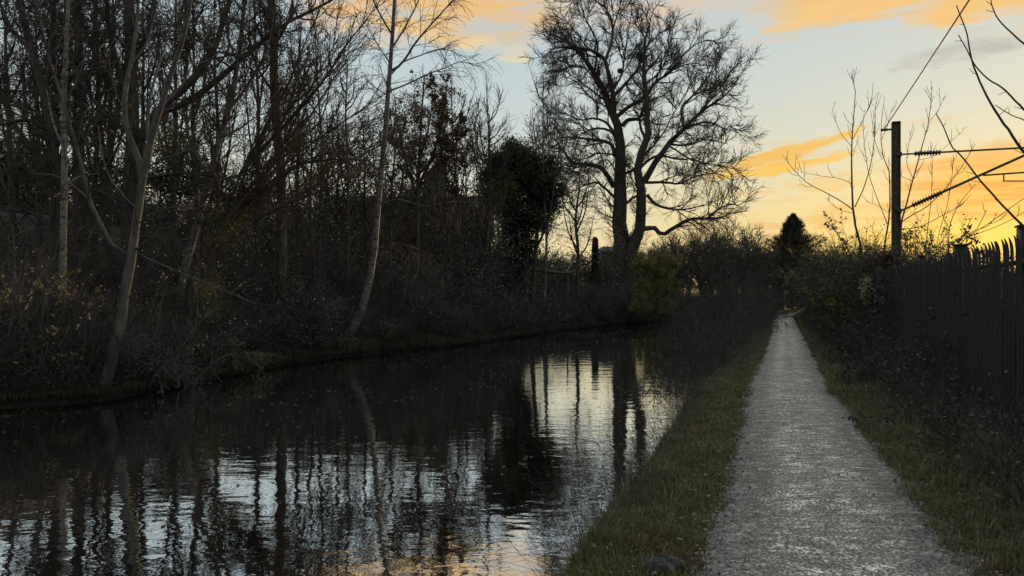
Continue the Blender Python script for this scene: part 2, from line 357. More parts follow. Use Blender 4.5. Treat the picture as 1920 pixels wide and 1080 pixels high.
# worn grassy verge sheets and the gravel path, each a few mm above the sheet below
vr = np.concatenate([np.arange(-3, 25, .25), np.arange(25, 88, 1.)])
jl = lambda y: .03 * np.sin(y * 2.1) + .018 * np.sin(y * 5.7 + 1)
jr = lambda y: .03 * np.sin(y * 1.7 + 2) + .02 * np.sin(y * 4.9)
pcol = [(lambda t: (lambda y: (PL(y) + jl(y)) * (1 - t) + (PR(y) + jr(y)) * t))(t) for t in np.linspace(0, 1, 9)]
def pz(x, y):
    t = (x - PL(y)) / (PR(y) - PL(y)); return .006 + .03 * np.clip(1 - (2 * t - 1) ** 2, 0, 1) + .006 * np.sin(x * 3 + y * 1.3) * np.sin(y * 2.2)
PZ = pz
loft(vr, [off(VW, .02), off(VW, .15), off(VW, .35), (lambda y: (VW(y) + PL(y)) / 2), off(PL, .1)], lambda x, y: np.where(x < VW(y) + .05, -.035, gz(x, y) + .012) , "verge", m_turf)
loft(vr, [off(PR, -.1), off(PR, .3), off(PR, .6), off(PR, .9)], lambda x, y: gz(x, y) + .012, "verge_beside_fence", m_turf)
vp = np.concatenate([np.arange(-3, 30, .1), np.arange(30, 88, .5)])
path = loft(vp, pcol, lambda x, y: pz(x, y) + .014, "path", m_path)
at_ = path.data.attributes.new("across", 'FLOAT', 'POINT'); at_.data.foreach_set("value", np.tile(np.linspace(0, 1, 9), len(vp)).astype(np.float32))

# grass
def grass(name, label, n, yr, side, h, w, seed, tuft=.5, m=None):
    r = np.random.default_rng(seed)
    y = yr[0] + (yr[1] - yr[0]) * r.random(n) ** 1.5
    u = r.random(n)
    if side == 'L':
        a = VW(y) - .08; b = PL(y) + jl(y) + .02 + np.abs(r.normal(0, .045, n)); x = a + (b - a) * u
        hh = h * (1 + 2.2 * np.exp(-(x - a) / .14)) * (1 - .45 * sm(.25, 0, b - x))
    else:
        a = PR(y) + jr(y) - .02 - np.abs(r.normal(0, .05, n)); b = np.minimum(FX(y) - .05, PR(y) + 1.2); x = a + (b - a) * u ** 1.15
        hh = h * (.7 + .9 * sm(0, .8, x - a))
    cl = .5 + .5 * np.sin(x * 9 + np.sin(y * 5) * 2) * np.sin(y * 8 + x * 3)
    cl2 = .5 + .5 * np.sin(x * 2.3 + y * 3.1) * np.sin(y * 1.3 - x * 2.7)
    hh = hh * (.55 + tuft * cl + .45 * cl2) * r.uniform(.5, 1.35, n)
    z = gz(x, y) + .005
    th = r.uniform(0, 2 * np.pi, n); ln = r.uniform(.15, .95, n) * hh; W = w * r.uniform(.6, 1.4, n) * (1 + y / 9)
    dx, dy = np.cos(th), np.sin(th); p0 = np.stack([x, y, z], 1)
    sd = np.stack([-dy, dx, dy * 0], 1) * W[:, None] * .5; D = np.stack([dx, dy, dx * 0], 1)
    mid = p0 + D * (ln * .35)[:, None] + np.array([0, 0, 1]) * (hh * .6)[:, None]
    tip = p0 + D * ln[:, None] + np.array([0, 0, 1]) * (hh * r.uniform(.65, 1, n))[:, None]
    v = np.stack([p0 - sd, p0 + sd, mid + sd * .7, mid - sd * .7, tip], 1)
    k = np.arange(n)[:, None] * 5
    g = Geo(); g.raw(v, k + np.array([[0, 1, 2, 3]])); g.f.append(k + np.array([[3, 2, 4]]))
    return tag(g.build(name, m or m_grass), label, "grass", kind="stuff")
grass("grass", "short olive green grass on the verge between the canal and the gravel path", 230000, (3.6, 62), 'L', .05, .0042, 3)
grass("grass", "tufted green grass between the gravel path and the dark fence", 190000, (3.6, 62), 'R', .065, .0045, 4, .9)

def bank_grass():
    r = np.random.default_rng(44); n = 95000; y = 9 + 56 * r.random(n) ** 1.25; o = np.abs(r.normal(0, .45, n)); x = LB(y) - o + .02
    k = np.sin(y * 2.1) + np.sin(y * .7 + 1) + .6 * np.sin(y * 5.3 + x); hh = .26 * (.55 + .35 * np.clip(k, -1, 2)) * r.uniform(.5, 1.5, n) + .05
    th = r.normal(-.35, 1.1, n); ln = hh * r.uniform(.4, 1.5, n); dx, dy = np.cos(th), np.sin(th); z = gz(x, y) - .01; W = .008 * r.uniform(.6, 1.3, n) * (1 + y / 26)
    p0 = np.stack([x, y, z], 1); sd = np.stack([-dy, dx, dy * 0], 1) * W[:, None] * .5; D = np.stack([dx, dy, dx * 0], 1); up = np.array([0, 0, 1])
    mid = p0 + D * (ln * .4)[:, None] + up * (hh * .85)[:, None]; tip = p0 + D * ln[:, None] + up * (hh * r.uniform(-.3, .8, n))[:, None]
    v = np.stack([p0 - sd, p0 + sd, mid + sd * .8, mid - sd * .8, tip], 1); q = np.arange(n)[:, None] * 5
    g = Geo(); g.raw(v, q + np.array([[0, 1, 2, 3]])); g.f.append(q + np.array([[3, 2, 4]]))
    tag(g.build("bank_grass", m_deadgrass), "rough dead grass hanging over the left water edge", "grass", kind="stuff")
bank_grass()
grass("rough_grass", "scattered longer straw coloured blades among the grass beside the canal", 7000, (3.6, 40), 'L', .085, .004, 13, .8, m_dry)
grass("rough_grass", "scattered longer straw coloured blades among the grass below the fence", 9000, (3.6, 40), 'R', .14, .004, 14, .8, m_dry)
# fallen leaves and stones along the path
def litter():
    r = np.random.default_rng(8); n = 6000; y = 3.8 + 26 * r.random(n) ** 1.7; s = r.random(n); x = np.empty(n)
    a = s < .26; x[a] = PR(y[a]) + r.normal(.0, .08, a.sum())
    b = (s >= .26) & (s < .44); x[b] = PL(y[b]) + r.normal(-.02, .07, b.sum())
    c = (s >= .44) & (s < .62); x[c] = VW(y[c]) + r.random(c.sum()) * (PL(y[c]) - VW(y[c]))
    e = (s >= .44) & (s < .49); x[e] = PL(y[e]) + r.random(e.sum()) * (PR(y[e]) - PL(y[e]))
    d = s >= .62; x[d] = PR(y[d]) + r.random(d.sum()) ** .6 * 1.6
    z = np.maximum(gz(x, y), 0) + np.where(np.abs(x - PR(y)) < .1, .03, .035) + np.where(a | b, 0, .02)
    g = Geo(); g.leaves(np.stack([x, y, z], 1), .032, r=r, flat=.75)
    tag(g.build("fallen_leaves", m_litter), "damp brown fallen leaves scattered along the path edges and grass", "leaves", kind="stuff")
    n = 26000; y = 3.8 + 16 * r.random(n) ** 1.8; t = r.random(n); e = r.random(n) < .35
    t = np.where(e, np.where(r.random(n) < .5, r.normal(0, .03, n), r.normal(1, .03, n)), t)
    x = PL(y) * (1 - t) + PR(y) * t; z = PZ(x, y) + .014
    sz = r.uniform(.004, .011, n) * np.where(e, 1.4, 1)
    o = np.array([[1, 0, 0], [0, 1, 0], [-1, 0, 0], [0, -1, 0], [0, 0, .7]]); ang = r.uniform(0, 6.28, n)
    v = np.repeat(o[None], n, 0) * (1 + .3 * r.normal(size=(n, 5, 1))) ; ca, sa = np.cos(ang)[:, None], np.sin(ang)[:, None]
    v = np.stack([v[..., 0] * ca - v[..., 1] * sa, v[..., 0] * sa + v[..., 1] * ca, v[..., 2]], -1) * sz[:, None, None] + np.stack([x, y, z], 1)[:, None]
    k = np.arange(n)[:, None, None] * 5; g = Geo(); g.raw(v, (k + np.array([[0, 1, 4], [1, 2, 4], [2, 3, 4], [3, 0, 4]])[None]).reshape(-1, 3))
    tag(g.build("gravel", m_stone), "loose grey gravel lying on the path surface", "gravel", kind="stuff")
litter()

# small leaves floating on the canal
def floaters():
    r = np.random.default_rng(5); n = 2600; y = 5 + 38 * r.random(n) ** 1.1; x = LB(y) + .3 + r.random(n) * (VW(y) - LB(y) - .5)
    keep = np.sin(x * 1.1 + y * .45) + np.sin(y * .9 - x * .4) > -.1 ; x, y = x[keep], y[keep]; n = len(x)
    g = Geo(); th = r.uniform(0, 6.28, n); L = r.uniform(.014, .045, n)
    a = np.stack([np.cos(th), np.sin(th), th * 0], 1) * L[:, None]; b = np.stack([-np.sin(th), np.cos(th), th * 0], 1) * L[:, None] * .5
    p = np.stack([x, y, np.full(n, WZ + .004)], 1); up = np.array([0, 0, .006])
    g.raw(np.stack([p - a + up, p + b, p + a + up, p - b], 1), np.arange(n * 4).reshape(-1, 4))
    tag(g.build("floating_leaves", m_litter), "small fallen leaves floating on the dark canal", "leaves", kind="stuff")
floaters()

# rock by the path at the bottom of the photo
def rock():
    r = np.random.default_rng(3); c = P(1240, 1088, 4.45); c[2] = .02
    nu, nv = 22, 12; v = []
    for j in range(nv):
        ph = math.pi / 2 * j / (nv - 1)
        for i in range(nu):
            th = 2 * math.pi * i / nu
            k = 1 + .16 * math.sin(3 * th + 1) + .10 * math.sin(5 * th + 4 * ph) + .035 * r.normal()
            v.append([.125 * k * math.cos(th) * math.cos(ph) ** .7, .09 * k * math.sin(th) * math.cos(ph) ** .7, .078 * math.sin(ph) ** .7 * (1 + .07 * r.normal() + .22 * math.cos(th + .5)) - .012])
    f = [[j * nu + i, j * nu + (i + 1) % nu, (j + 1) * nu + (i + 1) % nu, (j + 1) * nu + i] for j in range(nv - 1) for i in range(nu)]
    g = Geo(); g.raw(np.array(v) + c, f)
    tag(g.build("rock", m_rock, None, c, False), "dark rounded rock lying in the grass beside the gravel path", "rock")
rock()

# ------------------------------------------------------------------ branch styles
def lv(den, length, ang, p, up, wig, **k): return dict(den=den, length=length, ang=ang, p=p, up=up, wig=wig, **k)

# T: the big twin-trunked tree
big = [
 ([(1172,640),(1168,520),(1163,420),(1163,350),(1161,311),(1162,253),(1155,229),(1143,202),(1135,175),(1124,155),(1112,132),(1085,97),(1058,74),(1030,62)], .86, .06, 1.5),
 ([(1178,640),(1180,520),(1187,465),(1198,432),(1202,400),(1202,350),(1196,319),(1198,295),(1213,264),(1215,233),(1213,206),(1213,183),(1209,155),(1207,117),(1209,78),(1220,39)], .62, .05, -2),
 ([(1152,222),(1149,175),(1141,136),(1132,109),(1104,93),(1070,88),(1030,92)], .24, .04, -3),
 ([(1135,113),(1147,78),(1147,39),(1135,12),(1130,-15)], .12, .03, 1),
 ([(1151,180),(1178,152),(1194,132),(1204,111),(1215,85),(1240,60)], .14, .04, 2),
 ([(1157,218),(1182,198),(1209,183),(1229,155),(1260,132),(1283,101),(1306,82)], .17, .04, -2.5),
 ([(1167,236),(1178,225),(1198,222),(1205,206),(1213,183)], .17, .1, -1),
 ([(1213,268),(1202,241),(1198,218),(1190,206)], .14, .06, 2),
 ([(1207,342),(1225,311),(1252,272),(1279,245),(1314,210),(1345,190),(1368,170),(1382,155)], .26, .03, -3),
 ([(1281,236),(1279,202),(1303,175),(1330,140),(1349,101)], .12, .03, 3),
 ([(1283,241),(1322,229),(1348,236),(1360,243),(1370,236),(1382,250)], .11, .02, 1),
 ([(1198,319),(1213,303),(1237,292),(1275,299),(1314,295)], .12, .03, -3),
 ([(1209,342),(1244,342),(1275,344),(1307,330),(1340,325)], .12, .03, 3),
 ([(1213,365),(1233,385),(1275,393),(1320,385)], .14, .03, -1.5),
 ([(1203,430),(1226,427),(1244,439),(1273,421),(1297,410),(1327,410),(1340,396),(1360,386),(1376,383),(1388,388)], .2, .03, -5),
 ([(1151,350),(1135,323),(1116,311),(1077,307),(1066,298),(1054,280),(1027,278)], .22, .05, -3.5),
 ([(1152,292),(1147,272),(1128,264),(1097,260),(1065,257),(1040,262)], .16, .04, 3),
 ([(1157,262),(1143,245),(1116,241),(1090,250)], .13, .04, -2),
 ([(1155,252),(1135,229),(1112,222),(1089,225),(1065,215)], .13, .04, 2),
 ([(1119,224),(1120,198),(1105,180),(1088,160)], .08, .03, 1),
 ([(1153,370),(1131,350),(1116,342),(1090,350),(1070,362)], .12, .03, -2),
 ([(1115,136),(1118,110),(1120,80),(1100,40),(1090,10)], .10, .03, -2),
 ([(1149,170),(1165,140),(1172,100),(1178,60),(1185,20)], .10, .03, 4),
 ([(1209,160),(1240,130),(1255,90),(1262,50)], .09, .03, 4),
 ([(1160,330),(1190,318),(1200,312)], .13, .1, 0),
 ([(1162,395),(1185,372),(1201,365)], .10, .08, 0),
 ([(1253,271),(1290,272),(1325,262),(1365,270)], .09, .03, 3),
 ([(1316,208),(1350,165),(1372,130)], .07, .02, -2),
 ([(1163,350),(1140,300),(1100,320),(1060,340)], .07, .02, 4), ([(1202,300),(1240,255),(1262,215),(1290,170)], .09, .02, 5), ([(1150,200),(1110,170),(1070,140),(1035,120)], .08, .02, 5), ([(1147,60),(1160,20),(1170,-20)], .07, .02, -3), ([(1104,93),(1075,55),(1055,30)], .07, .02, 2), ([(1260,132),(1290,120),(1320,118)], .06, .02, 3), ([(1252,272),(1300,300),(1350,310),(1390,320)], .07, .02, -4), ([(1151,290),(1110,290),(1080,330)], .06, .02, -5),
 ([(1104,93),(1060,110),(1040,145)], .06, .02, 3), ([(1135,180),(1100,130),(1065,120),(1035,105)], .06, .02, -4), ([(1128,264),(1090,235),(1050,220),(1025,240)], .06, .02, 4), ([(1135,12),(1100,-5),(1070,0)], .05, .02, 2), ([(1306,82),(1330,75),(1350,85)], .04, .02, 1), 
]
tree("broad_bare_tree", "huge bare tree with two dark trunks and a wide rounded crown holding a nest", "tree", big, 58,
     [lv(1.9, (1.2, 3.3), 42, 8, .04, .13, S=5, tip=.018, rr=.42, tmin=.14, rmax=.08, tshrink=.35), lv(4.2, (.8, 2.1), 38, 6, .05, .12, tip=.012, rr=.5, rmax=.026), lv(6.6, (.4, 1.25), 34, 5, .05, .1, tip=.0088, rr=.6, rmax=.013)],
     m_bark, m_twig, 21, trunks=2, flare=1.25, Q=18)
def nest(px, py, Y, s, label):
    r = np.random.default_rng(px); c = P(px, py, Y); n = 420
    d = unit(r.normal(size=(n, 3))) * np.array([1, 1, .62]) * s * r.uniform(.55, 1, (n, 1)) + c
    t = unit(np.cross(r.normal(size=(n, 3)), d - c)) * s * r.uniform(.4, .9, (n, 1))
    g = Geo(); g.tubes(np.stack([d - t, d, d + t * .9], 1), np.full((n, 3), s * .035), 3)
    tag(g.build("bird_nest", m_twig, None, c), label, "nest")
nest(1204, 109, 58.6, .38, "round dark stick nest high in a fork of the huge bare tree")
nest(1163, 133, 58.0, .22, "small scrappy stick nest left of and below the larger nest")

# leaning birch over the bank
wp = [
 ([(640,622),(664,600),(681,575),(691,540),(700,480),(703,440),(710,390),(715,330),(722,250),(727,180),(733,110),(738,40),(742,-40),(745,-110)], .122, .05, .6),
 ([(734,132),(755,117),(783,75),(818,35),(849,0),(865,-30)], .045, .015, -1),
 ([(733,140),(755,117),(785,105),(818,93),(850,95)], .03, .012, 1.5),
 ([(730,171),(767,156),(800,140),(833,128),(862,116),(888,122)], .03, .01, -1.5),
 ([(736,90),(760,50),(785,0),(800,-50)], .04, .015, 2),
 ([(738,70),(720,40),(700,0),(690,-50)], .035, .015, -1.5),
 ([(732,120),(712,90),(693,58),(680,30)], .025, .01, 1.5),
 ([(728,180),(705,165),(690,150)], .02, .01, -1),
 ([(741,0),(765,-30),(790,-70)], .04, .015, 1),
 ([(722,260),(750,225),(780,205),(815,200)], .022, .01, 2),
 ([(712,382),(750,375),(800,388),(850,378),(900,380)], .03, .01, -2),
 ([(702,470),(740,455),(790,468)], .02, .008, -1),
 ([(716,330),(690,300),(670,285)], .018, .008, 1),
]
tree("birch", "white barked birch leaning out over the canal with drooping fine twigs", "tree", wp, 25,
     [lv(3.6, (.6, 1.9), 42, 7, .02, .12, S=3, tip=.006, rmax=.014, tmin=.15), lv(9, (.4, 1.3), 42, 6, -.18, .1, tip=.0048, rmax=.006)],
     m_birch, m_twigr, 5, leaves=dict(n=900, L=.035, m=m_brown, zmax=30))

# pale leaning tree on the near left bank
pt = [
 ([(186,765),(198,712),(222,625),(236,550),(247,480),(255,430),(262,380),(268,328),(272,318)], .122, .068, .3),
 ([(246,482),(222,472),(200,445),(186,415),(168,375),(152,310),(136,250),(118,190),(98,130),(82,70),(70,10),(60,-40)], .045, .014, -1.2),
 ([(268,330),(258,292),(243,262),(235,215),(236,160),(248,110),(256,50),(262,-30)], .07, .02, .8),
 ([(271,322),(279,285),(288,240),(302,200),(320,140),(338,90),(352,40),(362,-30)], .08, .022, -.6),
 ([(279,285),(277,240),(282,180),(298,120),(315,70),(330,0)], .035, .014, 1.2),
 ([(252,470),(275,455),(297,435),(318,424)], .03, .012, -.8),
 ([(256,474),(300,495),(350,515),(420,545),(480,570)], .016, .007, -1.5),
 ([(272,318),(300,300),(345,285),(395,262),(430,238)], .02, .01, -1),
 ([(264,400),(248,430),(243,470)], .016, .01, -.4),
 ([(258,420),(290,400),(330,388),(372,392)], .014, .006, -1.2),
 ([(168,375),(140,350),(105,330),(60,325)], .018, .008, 1),
 ([(262,395),(235,370),(205,330),(190,280),(184,235)], .02, .009, 1),
 ([(236,215),(215,170),(205,120),(190,60)], .02, .009, -1),
 ([(302,200),(340,160),(370,100),(400,40)], .02, .009, 1),
 ([(246,120),(275,80),(290,30),(300,-10)], .02, .009, 1),
]
def sprig(root, base, r):
    g = Geo(); c = P(248, 640, 14.6); n = 1400
    pos = c + r.normal(size=(n, 3)) * np.array([.22, .2, .14]); g.leaves(pos, .05, r=r, W=.012, droop=.6)
    g.build("ivy_clump", m_drab, root, base)
tree("leaning_pale_tree", "slim pale grey tree leaning at the near left bank with long upswept stems", "tree", pt, 14.6,
     [lv(2.6, (.5, 1.7), 45, 7, .05, .16, S=3, tip=.006, rmax=.014, tmin=.22), lv(6.5, (.25, .8), 48, 5, .03, .16, tip=.004, rmax=.006)],
     m_pale, m_palet, 7, leaves=dict(n=260, L=.06, m=m_orange, box=(0, 120, 520, 700), clump=.9), extra=sprig)

Ltw = [lv(3.4, (.9, 2.8), 50, 8, .04, .26, S=4, tip=.009, rmax=.035, tmin=.26), lv(6.2, (.5, 1.6), 50, 7, .02, .24, tip=.006, rmax=.012), lv(7, (.25, .8), 48, 5, .02, .2, tip=.0048, rmax=.006)]
tree("dark_bare_tree", "thick dark tree behind the pale one with a heavy limb sweeping right", "tree", [
 ([(238,690),(240,560),(243,450),(246,330),(250,230),(247,140),(243,60),(240,-60)], .26, .12, .5),
 ([(247,300),(265,255),(300,205),(345,165),(385,120),(412,60),(430,0),(438,-50)], .15, .05, -1),
 ([(262,262),(300,215),(345,195),(395,160),(430,130),(478,90),(530,48),(590,18),(640,-10)], .12, .03, 1.5),
 ([(248,200),(225,140),(208,80),(200,0),(195,-50)], .10, .04, -2),
 ([(246,120),(275,70),(290,0),(300,-60)], .1, .04, 2),
 ([(245,250),(210,225),(170,180),(140,130),(120,60)], .08, .03, 2),
 ([(345,165),(350,110),(345,50),(350,-10)], .06, .02, 1),
 ([(247,340),(300,330),(350,325),(410,332),(455,350)], .05, .02, -2),
], 21, Ltw, m_bark, m_twig, 31, leaves=[dict(n=5000, L=.05, m=m_brown, zmax=30), dict(n=1500, L=.07, m=m_brown, box=(150, 60, 400, 360), clump=.2)])
tree("forked_dark_tree", "tall dark tree with rusty leaves left of the pale leaning tree", "tree", [
 ([(150,700),(150,560),(149,400),(147,250),(146,140),(147,40),(148,-60)], .24, .1, .5),
 ([(148,300),(128,230),(112,170),(102,90),(95,0)], .09, .04, -1.5),
 ([(147,200),(172,130),(180,60),(178,-30)], .09, .04, 1.5),
 ([(148,360),(195,300),(215,230),(222,150)], .06, .03, 2),
 ([(146,130),(125,60),(122,-20)], .06, .03, 1),
 ([(149,260),(110,240),(60,205),(20,190)], .05, .02, -2),
], 23, Ltw, m_bark, m_twig, 32, leaves=[dict(n=5000, L=.055, m=m_brown, zmax=30), dict(n=3600, L=.075, m=m_rust, box=(60, 60, 260, 330), clump=-.2)])
tree("crooked_edge_tree", "crooked dark tree at the left edge of the wood branching low", "tree", [
 ([(92,700),(98,560),(104,420),(102,300),(92,220),(72,140),(52,70),(30,-20)], .2, .08, .5),
 ([(102,330),(60,280),(25,230),(0,170),(-20,100)], .09, .04, 1),
 ([(84,180),(95,110),(98,40),(104,-40)], .08, .03, -1),
 ([(96,240),(45,225),(-5,235),(-50,220)], .06, .02, -1),
 ([(60,100),(20,50),(-10,-20)], .06, .03, 2),
 ([(103,360),(140,310),(160,250)], .05, .02, -1),
 ([(104,430),(60,400),(15,390),(-30,370)], .06, .02, 1),
], 20, Ltw, m_bark, m_twig, 33, leaves=[dict(n=4000, L=.05, m=m_brown, zmax=30), dict(n=2400, L=.06, m=m_ivy, box=(-50, 150, 140, 480), clump=.1)])
tree("slender_birch", "slender banded birch trunk standing among shrubs left of the pale leaning tree", "tree", [
 ([(112,700),(115,600),(118,500),(120,400),(121,300),(119,220),(122,130),(128,20),(130,-50)], .095, .04, .3),
 ([(121,280),(100,230),(88,170)], .03, .012, 1), ([(120,200),(150,140),(165,70)], .03, .012, -1),
 ([(120,350),(150,330),(185,325)], .02, .01, 1),
], 17.5, [lv(2.7, (.5, 1.5), 48, 6, .0, .15, tip=.007, rmax=.014), lv(7, (.3, .8), 45, 5, -.05, .14, tip=.0045, rmax=.006)], m_birch, m_twig, 34)
tree("leaning_birch", "grey birch with trunk leaning right beyond the pale leaning tree", "tree", [
 ([(325,650),(338,560),(350,490),(372,410),(392,335),(412,262),(430,205),(443,140),(452,70),(458,0),(462,-60)], .125, .05, .5),
 ([(392,335),(360,270),(345,210),(340,130)], .04, .02, 1),
 ([(430,205),(470,150),(500,90),(515,20)], .045, .02, -1),
 ([(446,120),(425,60),(420,-20)], .04, .02, 1),
 ([(412,262),(450,240),(490,215),(540,205)], .03, .015, 1),
 ([(375,400),(420,390),(470,378),(520,380)], .03, .012, -1),
], 21.5, Ltw, m_birch, m_twig, 35, leaves=dict(n=3500, L=.045, m=m_brown, zmax=30))
def ivy_sleeve(px, Y, pys, rad, n, m, jit=.13, L=.06):
    def f(root, base, r):
        g = Geo(); t = r.random(n); py = np.interp(t, np.linspace(0, 1, len(pys)), pys); x = np.interp(t, np.linspace(0, 1, len(px)), px)
        pos = np.stack([(x - CX) / F * Y, np.full(n, Y), CAMH + (HY - py) / F * Y], 1) + unit(r.normal(size=(n, 3))) * (rad + np.abs(r.normal(size=(n, 1))) * jit)
        g.leaves(pos, L, r=r, droop=.5); g.build("ivy", m, root, base)
    return f
tree("ivy_clad_tree", "straight upright tree with rusty ivy up its trunk right of the leaning birch", "tree", [
 ([(524,650),(527,560),(528,460),(528,350),(522,270),(517,200),(513,120),(510,40),(506,-60)], .19, .12, .5),
 ([(520,250),(545,190),(560,120),(565,40)], .05, .02, 1), ([(516,180),(480,120),(465,50)], .05, .02, -1),
 ([(512,90),(540,40),(555,-30)], .05, .02, 1), ([(511,60),(490,10),(480,-40)], .05, .02, -1), ([(525,300),(570,270),(610,255)], .03, .015, -1),
], 25, [lv(2.8, (.8, 2.4), 48, 6, .04, .18, tip=.009, rmax=.025), lv(7.5, (.4, 1.3), 46, 5, .02, .18, tip=.006, rmax=.009)], m_bark, m_twigr, 36,
 extra=ivy_sleeve([528, 524, 515, 506], 25, [420, 260, 120, -40], .2, 5200, m_rust))
fan = [([(352,640),(356,590),(362,540),(372,500)], .12, .09, 0)]
rf = np.random.default_rng(77)
for x0, y0, x1, y1, x2, y2 in [(372,500,450,330,520,180),(372,500,470,300,600,130),(372,500,440,390,540,270),(380,480,470,360,700,190),(380,480,520,330,690,260),(372,500,420,330,455,150),(376,490,520,290,640,60),(376,490,560,250,690,60),(440,390,560,310,690,300),(380,480,500,400,700,330),(372,500,400,350,410,200),(470,300,600,160,700,20),(500,400,620,330,740,260),(450,330,540,160,600,20)]:
    fan.append(([(x0, y0), ((x0 + x1) / 2 + rf.normal() * 4, (y0 + y1) / 2 + 4), (x1, y1), ((x1 + x2) / 2, (y1 + y2) / 2 - 6), (x2, y2)], .055, .01, rf.uniform(-2, 2)))
tree("sallow_tree", "many stemmed sallow with fine reddish twigs fanning up to the right", "tree", fan, 20,
     [lv(4.6, (.8, 2.4), 28, 7, .04, .08, tip=.006, rmax=.012, tmin=.2), lv(8.5, (.4, 1.2), 28, 5, .02, .09, tip=.0046, rmax=.006)], m_bark, m_twigr, 37,
     leaves=[dict(n=4200, L=.04, m=m_rust, box=(400, 0, 780, 400)), dict(n=6500, L=.045, m=m_olive, blobs=[(P(425, 420, 20), (.55, .5, .7)), (P(400, 560, 19.5), (.35, .4, .6)), (P(330, 265, 20), (.6, .4, .5))], cl=46, sp=.16)])
def slim_tree(name, label, px, Y, seed, top, mt=m_twig, mb=m_bark, sway=8, lf=None, r0=.1, den=1.6, up=.08, ang=40, spread=(.5, 1.8), y0=620):
    r = np.random.default_rng(seed); n = 6
    ys = np.linspace(y0, top, n); xs = px + np.cumsum(r.normal(size=n)) * sway * .5
    sp = [(list(zip(xs, ys)), r0, .02, r.uniform(-1, 1))]
    for k in range(9):
        t = r.uniform(.35, .9); x = np.interp(t, np.linspace(0, 1, n), xs); y = np.interp(t, np.linspace(0, 1, n), ys); s = 1 if k % 2 else -1
        h = (y - top) * r.uniform(.35, .85); w = r.uniform(12, 42) * s
        sp.append(([(x, y), (x + w * .6, y - h * .35), (x + w, y - h)], r0 * .35, .012, r.uniform(-1.5, 1.5)))
    return tree(name, label, "tree", sp, Y, [lv(den * 1.5, spread, ang, 6, up, .14, tip=.009, rmax=.02), lv(6.8, (.3, 1.1), ang, 5, up, .14, tip=.0068, rmax=.009)], mb, mt, seed, leaves=lf)
slim_tree("bare_ash", "thin upright bare tree just left of the leaning white birch", 655, 30, 41, 120, mt=m_twigr)
slim_tree("bare_ash", "thin bare tree rising between the ivy clad trunk and the white birch", 600, 31, 42, 60, mt=m_twigr)
slim_tree("bare_ash", "bare tree crowding the top left corner above dark evergreens", 20, 26, 43, -40, r0=.16, den=2.2)
slim_tree("bare_ash", "bare tree filling the gap between the rusty tree and the thick dark one", 195, 27, 44, -50, r0=.16, den=2.2)
slim_tree("bare_ash", "bare tree behind the heavy sweeping limb, showing between its branches", 330, 28, 45, -30, r0=.15, den=2.2)
slim_tree("bare_ash", "bare tree between the leaning grey birch and the ivy clad trunk", 480, 29, 46, -30, r0=.14, den=2.2, mt=m_twigr)
slim_tree("sparse_leaved_tree", "taller twiggy tree with brown leaf flecks just right of the white birch", 738, 33, 155, 200, r0=.1, den=2.8, ang=50, lf=dict(n=3200, L=.08, m=m_brown))
slim_tree("sparse_leaved_tree", "twiggy brown flecked tree standing against the stair tower's right side", 846, 37, 156, 215, r0=.1, den=2.8, ang=50, lf=dict(n=2600, L=.085, m=m_brown))
slim_tree("bare_ash", "fine twigged bare tree just left of the big evergreen's crown", 918, 39, 157, 215, r0=.09, den=3.0, ang=42)
slim_tree("sparse_leaved_tree", "twiggy tree with a few rusty leaves right of the ivy clad trunk", 580, 29, 158, 190, r0=.1, den=2.6, ang=50, lf=dict(n=3000, L=.07, m=m_rust))
slim_tree("sparse_leaved_tree", "speckled bare tree directly before the stair tower's left slope", 772, 37, 148, 270, r0=.09, den=2.6, ang=50, lf=dict(n=2600, L=.085, m=m_brown))
slim_tree("bare_ash", "dense bare tree between the crooked edge tree and slender banded birch", 100, 24, 149, -40, r0=.13, den=2.6, lf=dict(n=2500, L=.06, m=m_brown))
slim_tree("bare_ash", "dense bare tree between the rusty leaved tree and the pale leaning tree", 172, 24, 150, -40, r0=.13, den=2.6, lf=dict(n=2500, L=.06, m=m_rust))
slim_tree("bare_ash", "bare tree crossing behind the pale tree's right hand stems", 365, 25, 154, -30, r0=.12, den=2.6, lf=dict(n=2000, L=.05, m=m_brown))
slim_tree("bare_ash", "bare tree behind the crooked edge tree at far left", 70, 29, 141, -40, r0=.15, den=2.4)
slim_tree("bare_ash", "bare tree whose top shows directly above the pale tree's fork", 275, 30, 142, -30, r0=.15, den=2.4)
slim_tree("bare_ash", "bare tree seen through the arms of the leaning grey birch", 405, 30, 143, -10, r0=.14, den=2.4, mt=m_twigr)
slim_tree("bare_ash", "bare twiggy tree just right of the ivy clad trunk", 562, 33, 144, 40, r0=.12, den=2.4, mt=m_twigr)
slim_tree("sparse_leaved_tree", "short twiggy tree with lingering brown leaves behind the white birch's trunk", 700, 34, 145, 235, r0=.1, den=2.6, ang=50, lf=dict(n=2600, L=.08, m=m_brown))
slim_tree("sparse_leaved_tree", "short twiggy tree with lingering brown leaves left of the white birch's trunk", 640, 33, 146, 250, r0=.1, den=2.6, ang=50, lf=dict(n=2600, L=.08, m=m_brown))
slim_tree("sparse_leaved_tree", "twiggy brown speckled tree before the long roof, right of the stair tower", 880, 41, 147, 260, r0=.1, den=2.6, ang=50, lf=dict(n=2200, L=.09, m=m_brown))
slim_tree("upright_bare_tree", "upright bare tree with two faint rusty clumps left of the big evergreen", 872, 40, 47, 150, r0=.12, y0=600, lf=dict(n=900, L=.09, m=m_rust, box=(840, 240, 900, 360)))
slim_tree("upright_bare_tree", "upright feathery bare tree whose thin top reaches above the big evergreen", 905, 42, 48, 165, r0=.12, y0=600, den=2.4, up=.12, ang=32)
slim_tree("slender_pale_birch", "slender grey birch standing in front of the big dark evergreen", 1015, 41, 49, 140, mb=m_birch, r0=.09, y0=612, den=1.9)
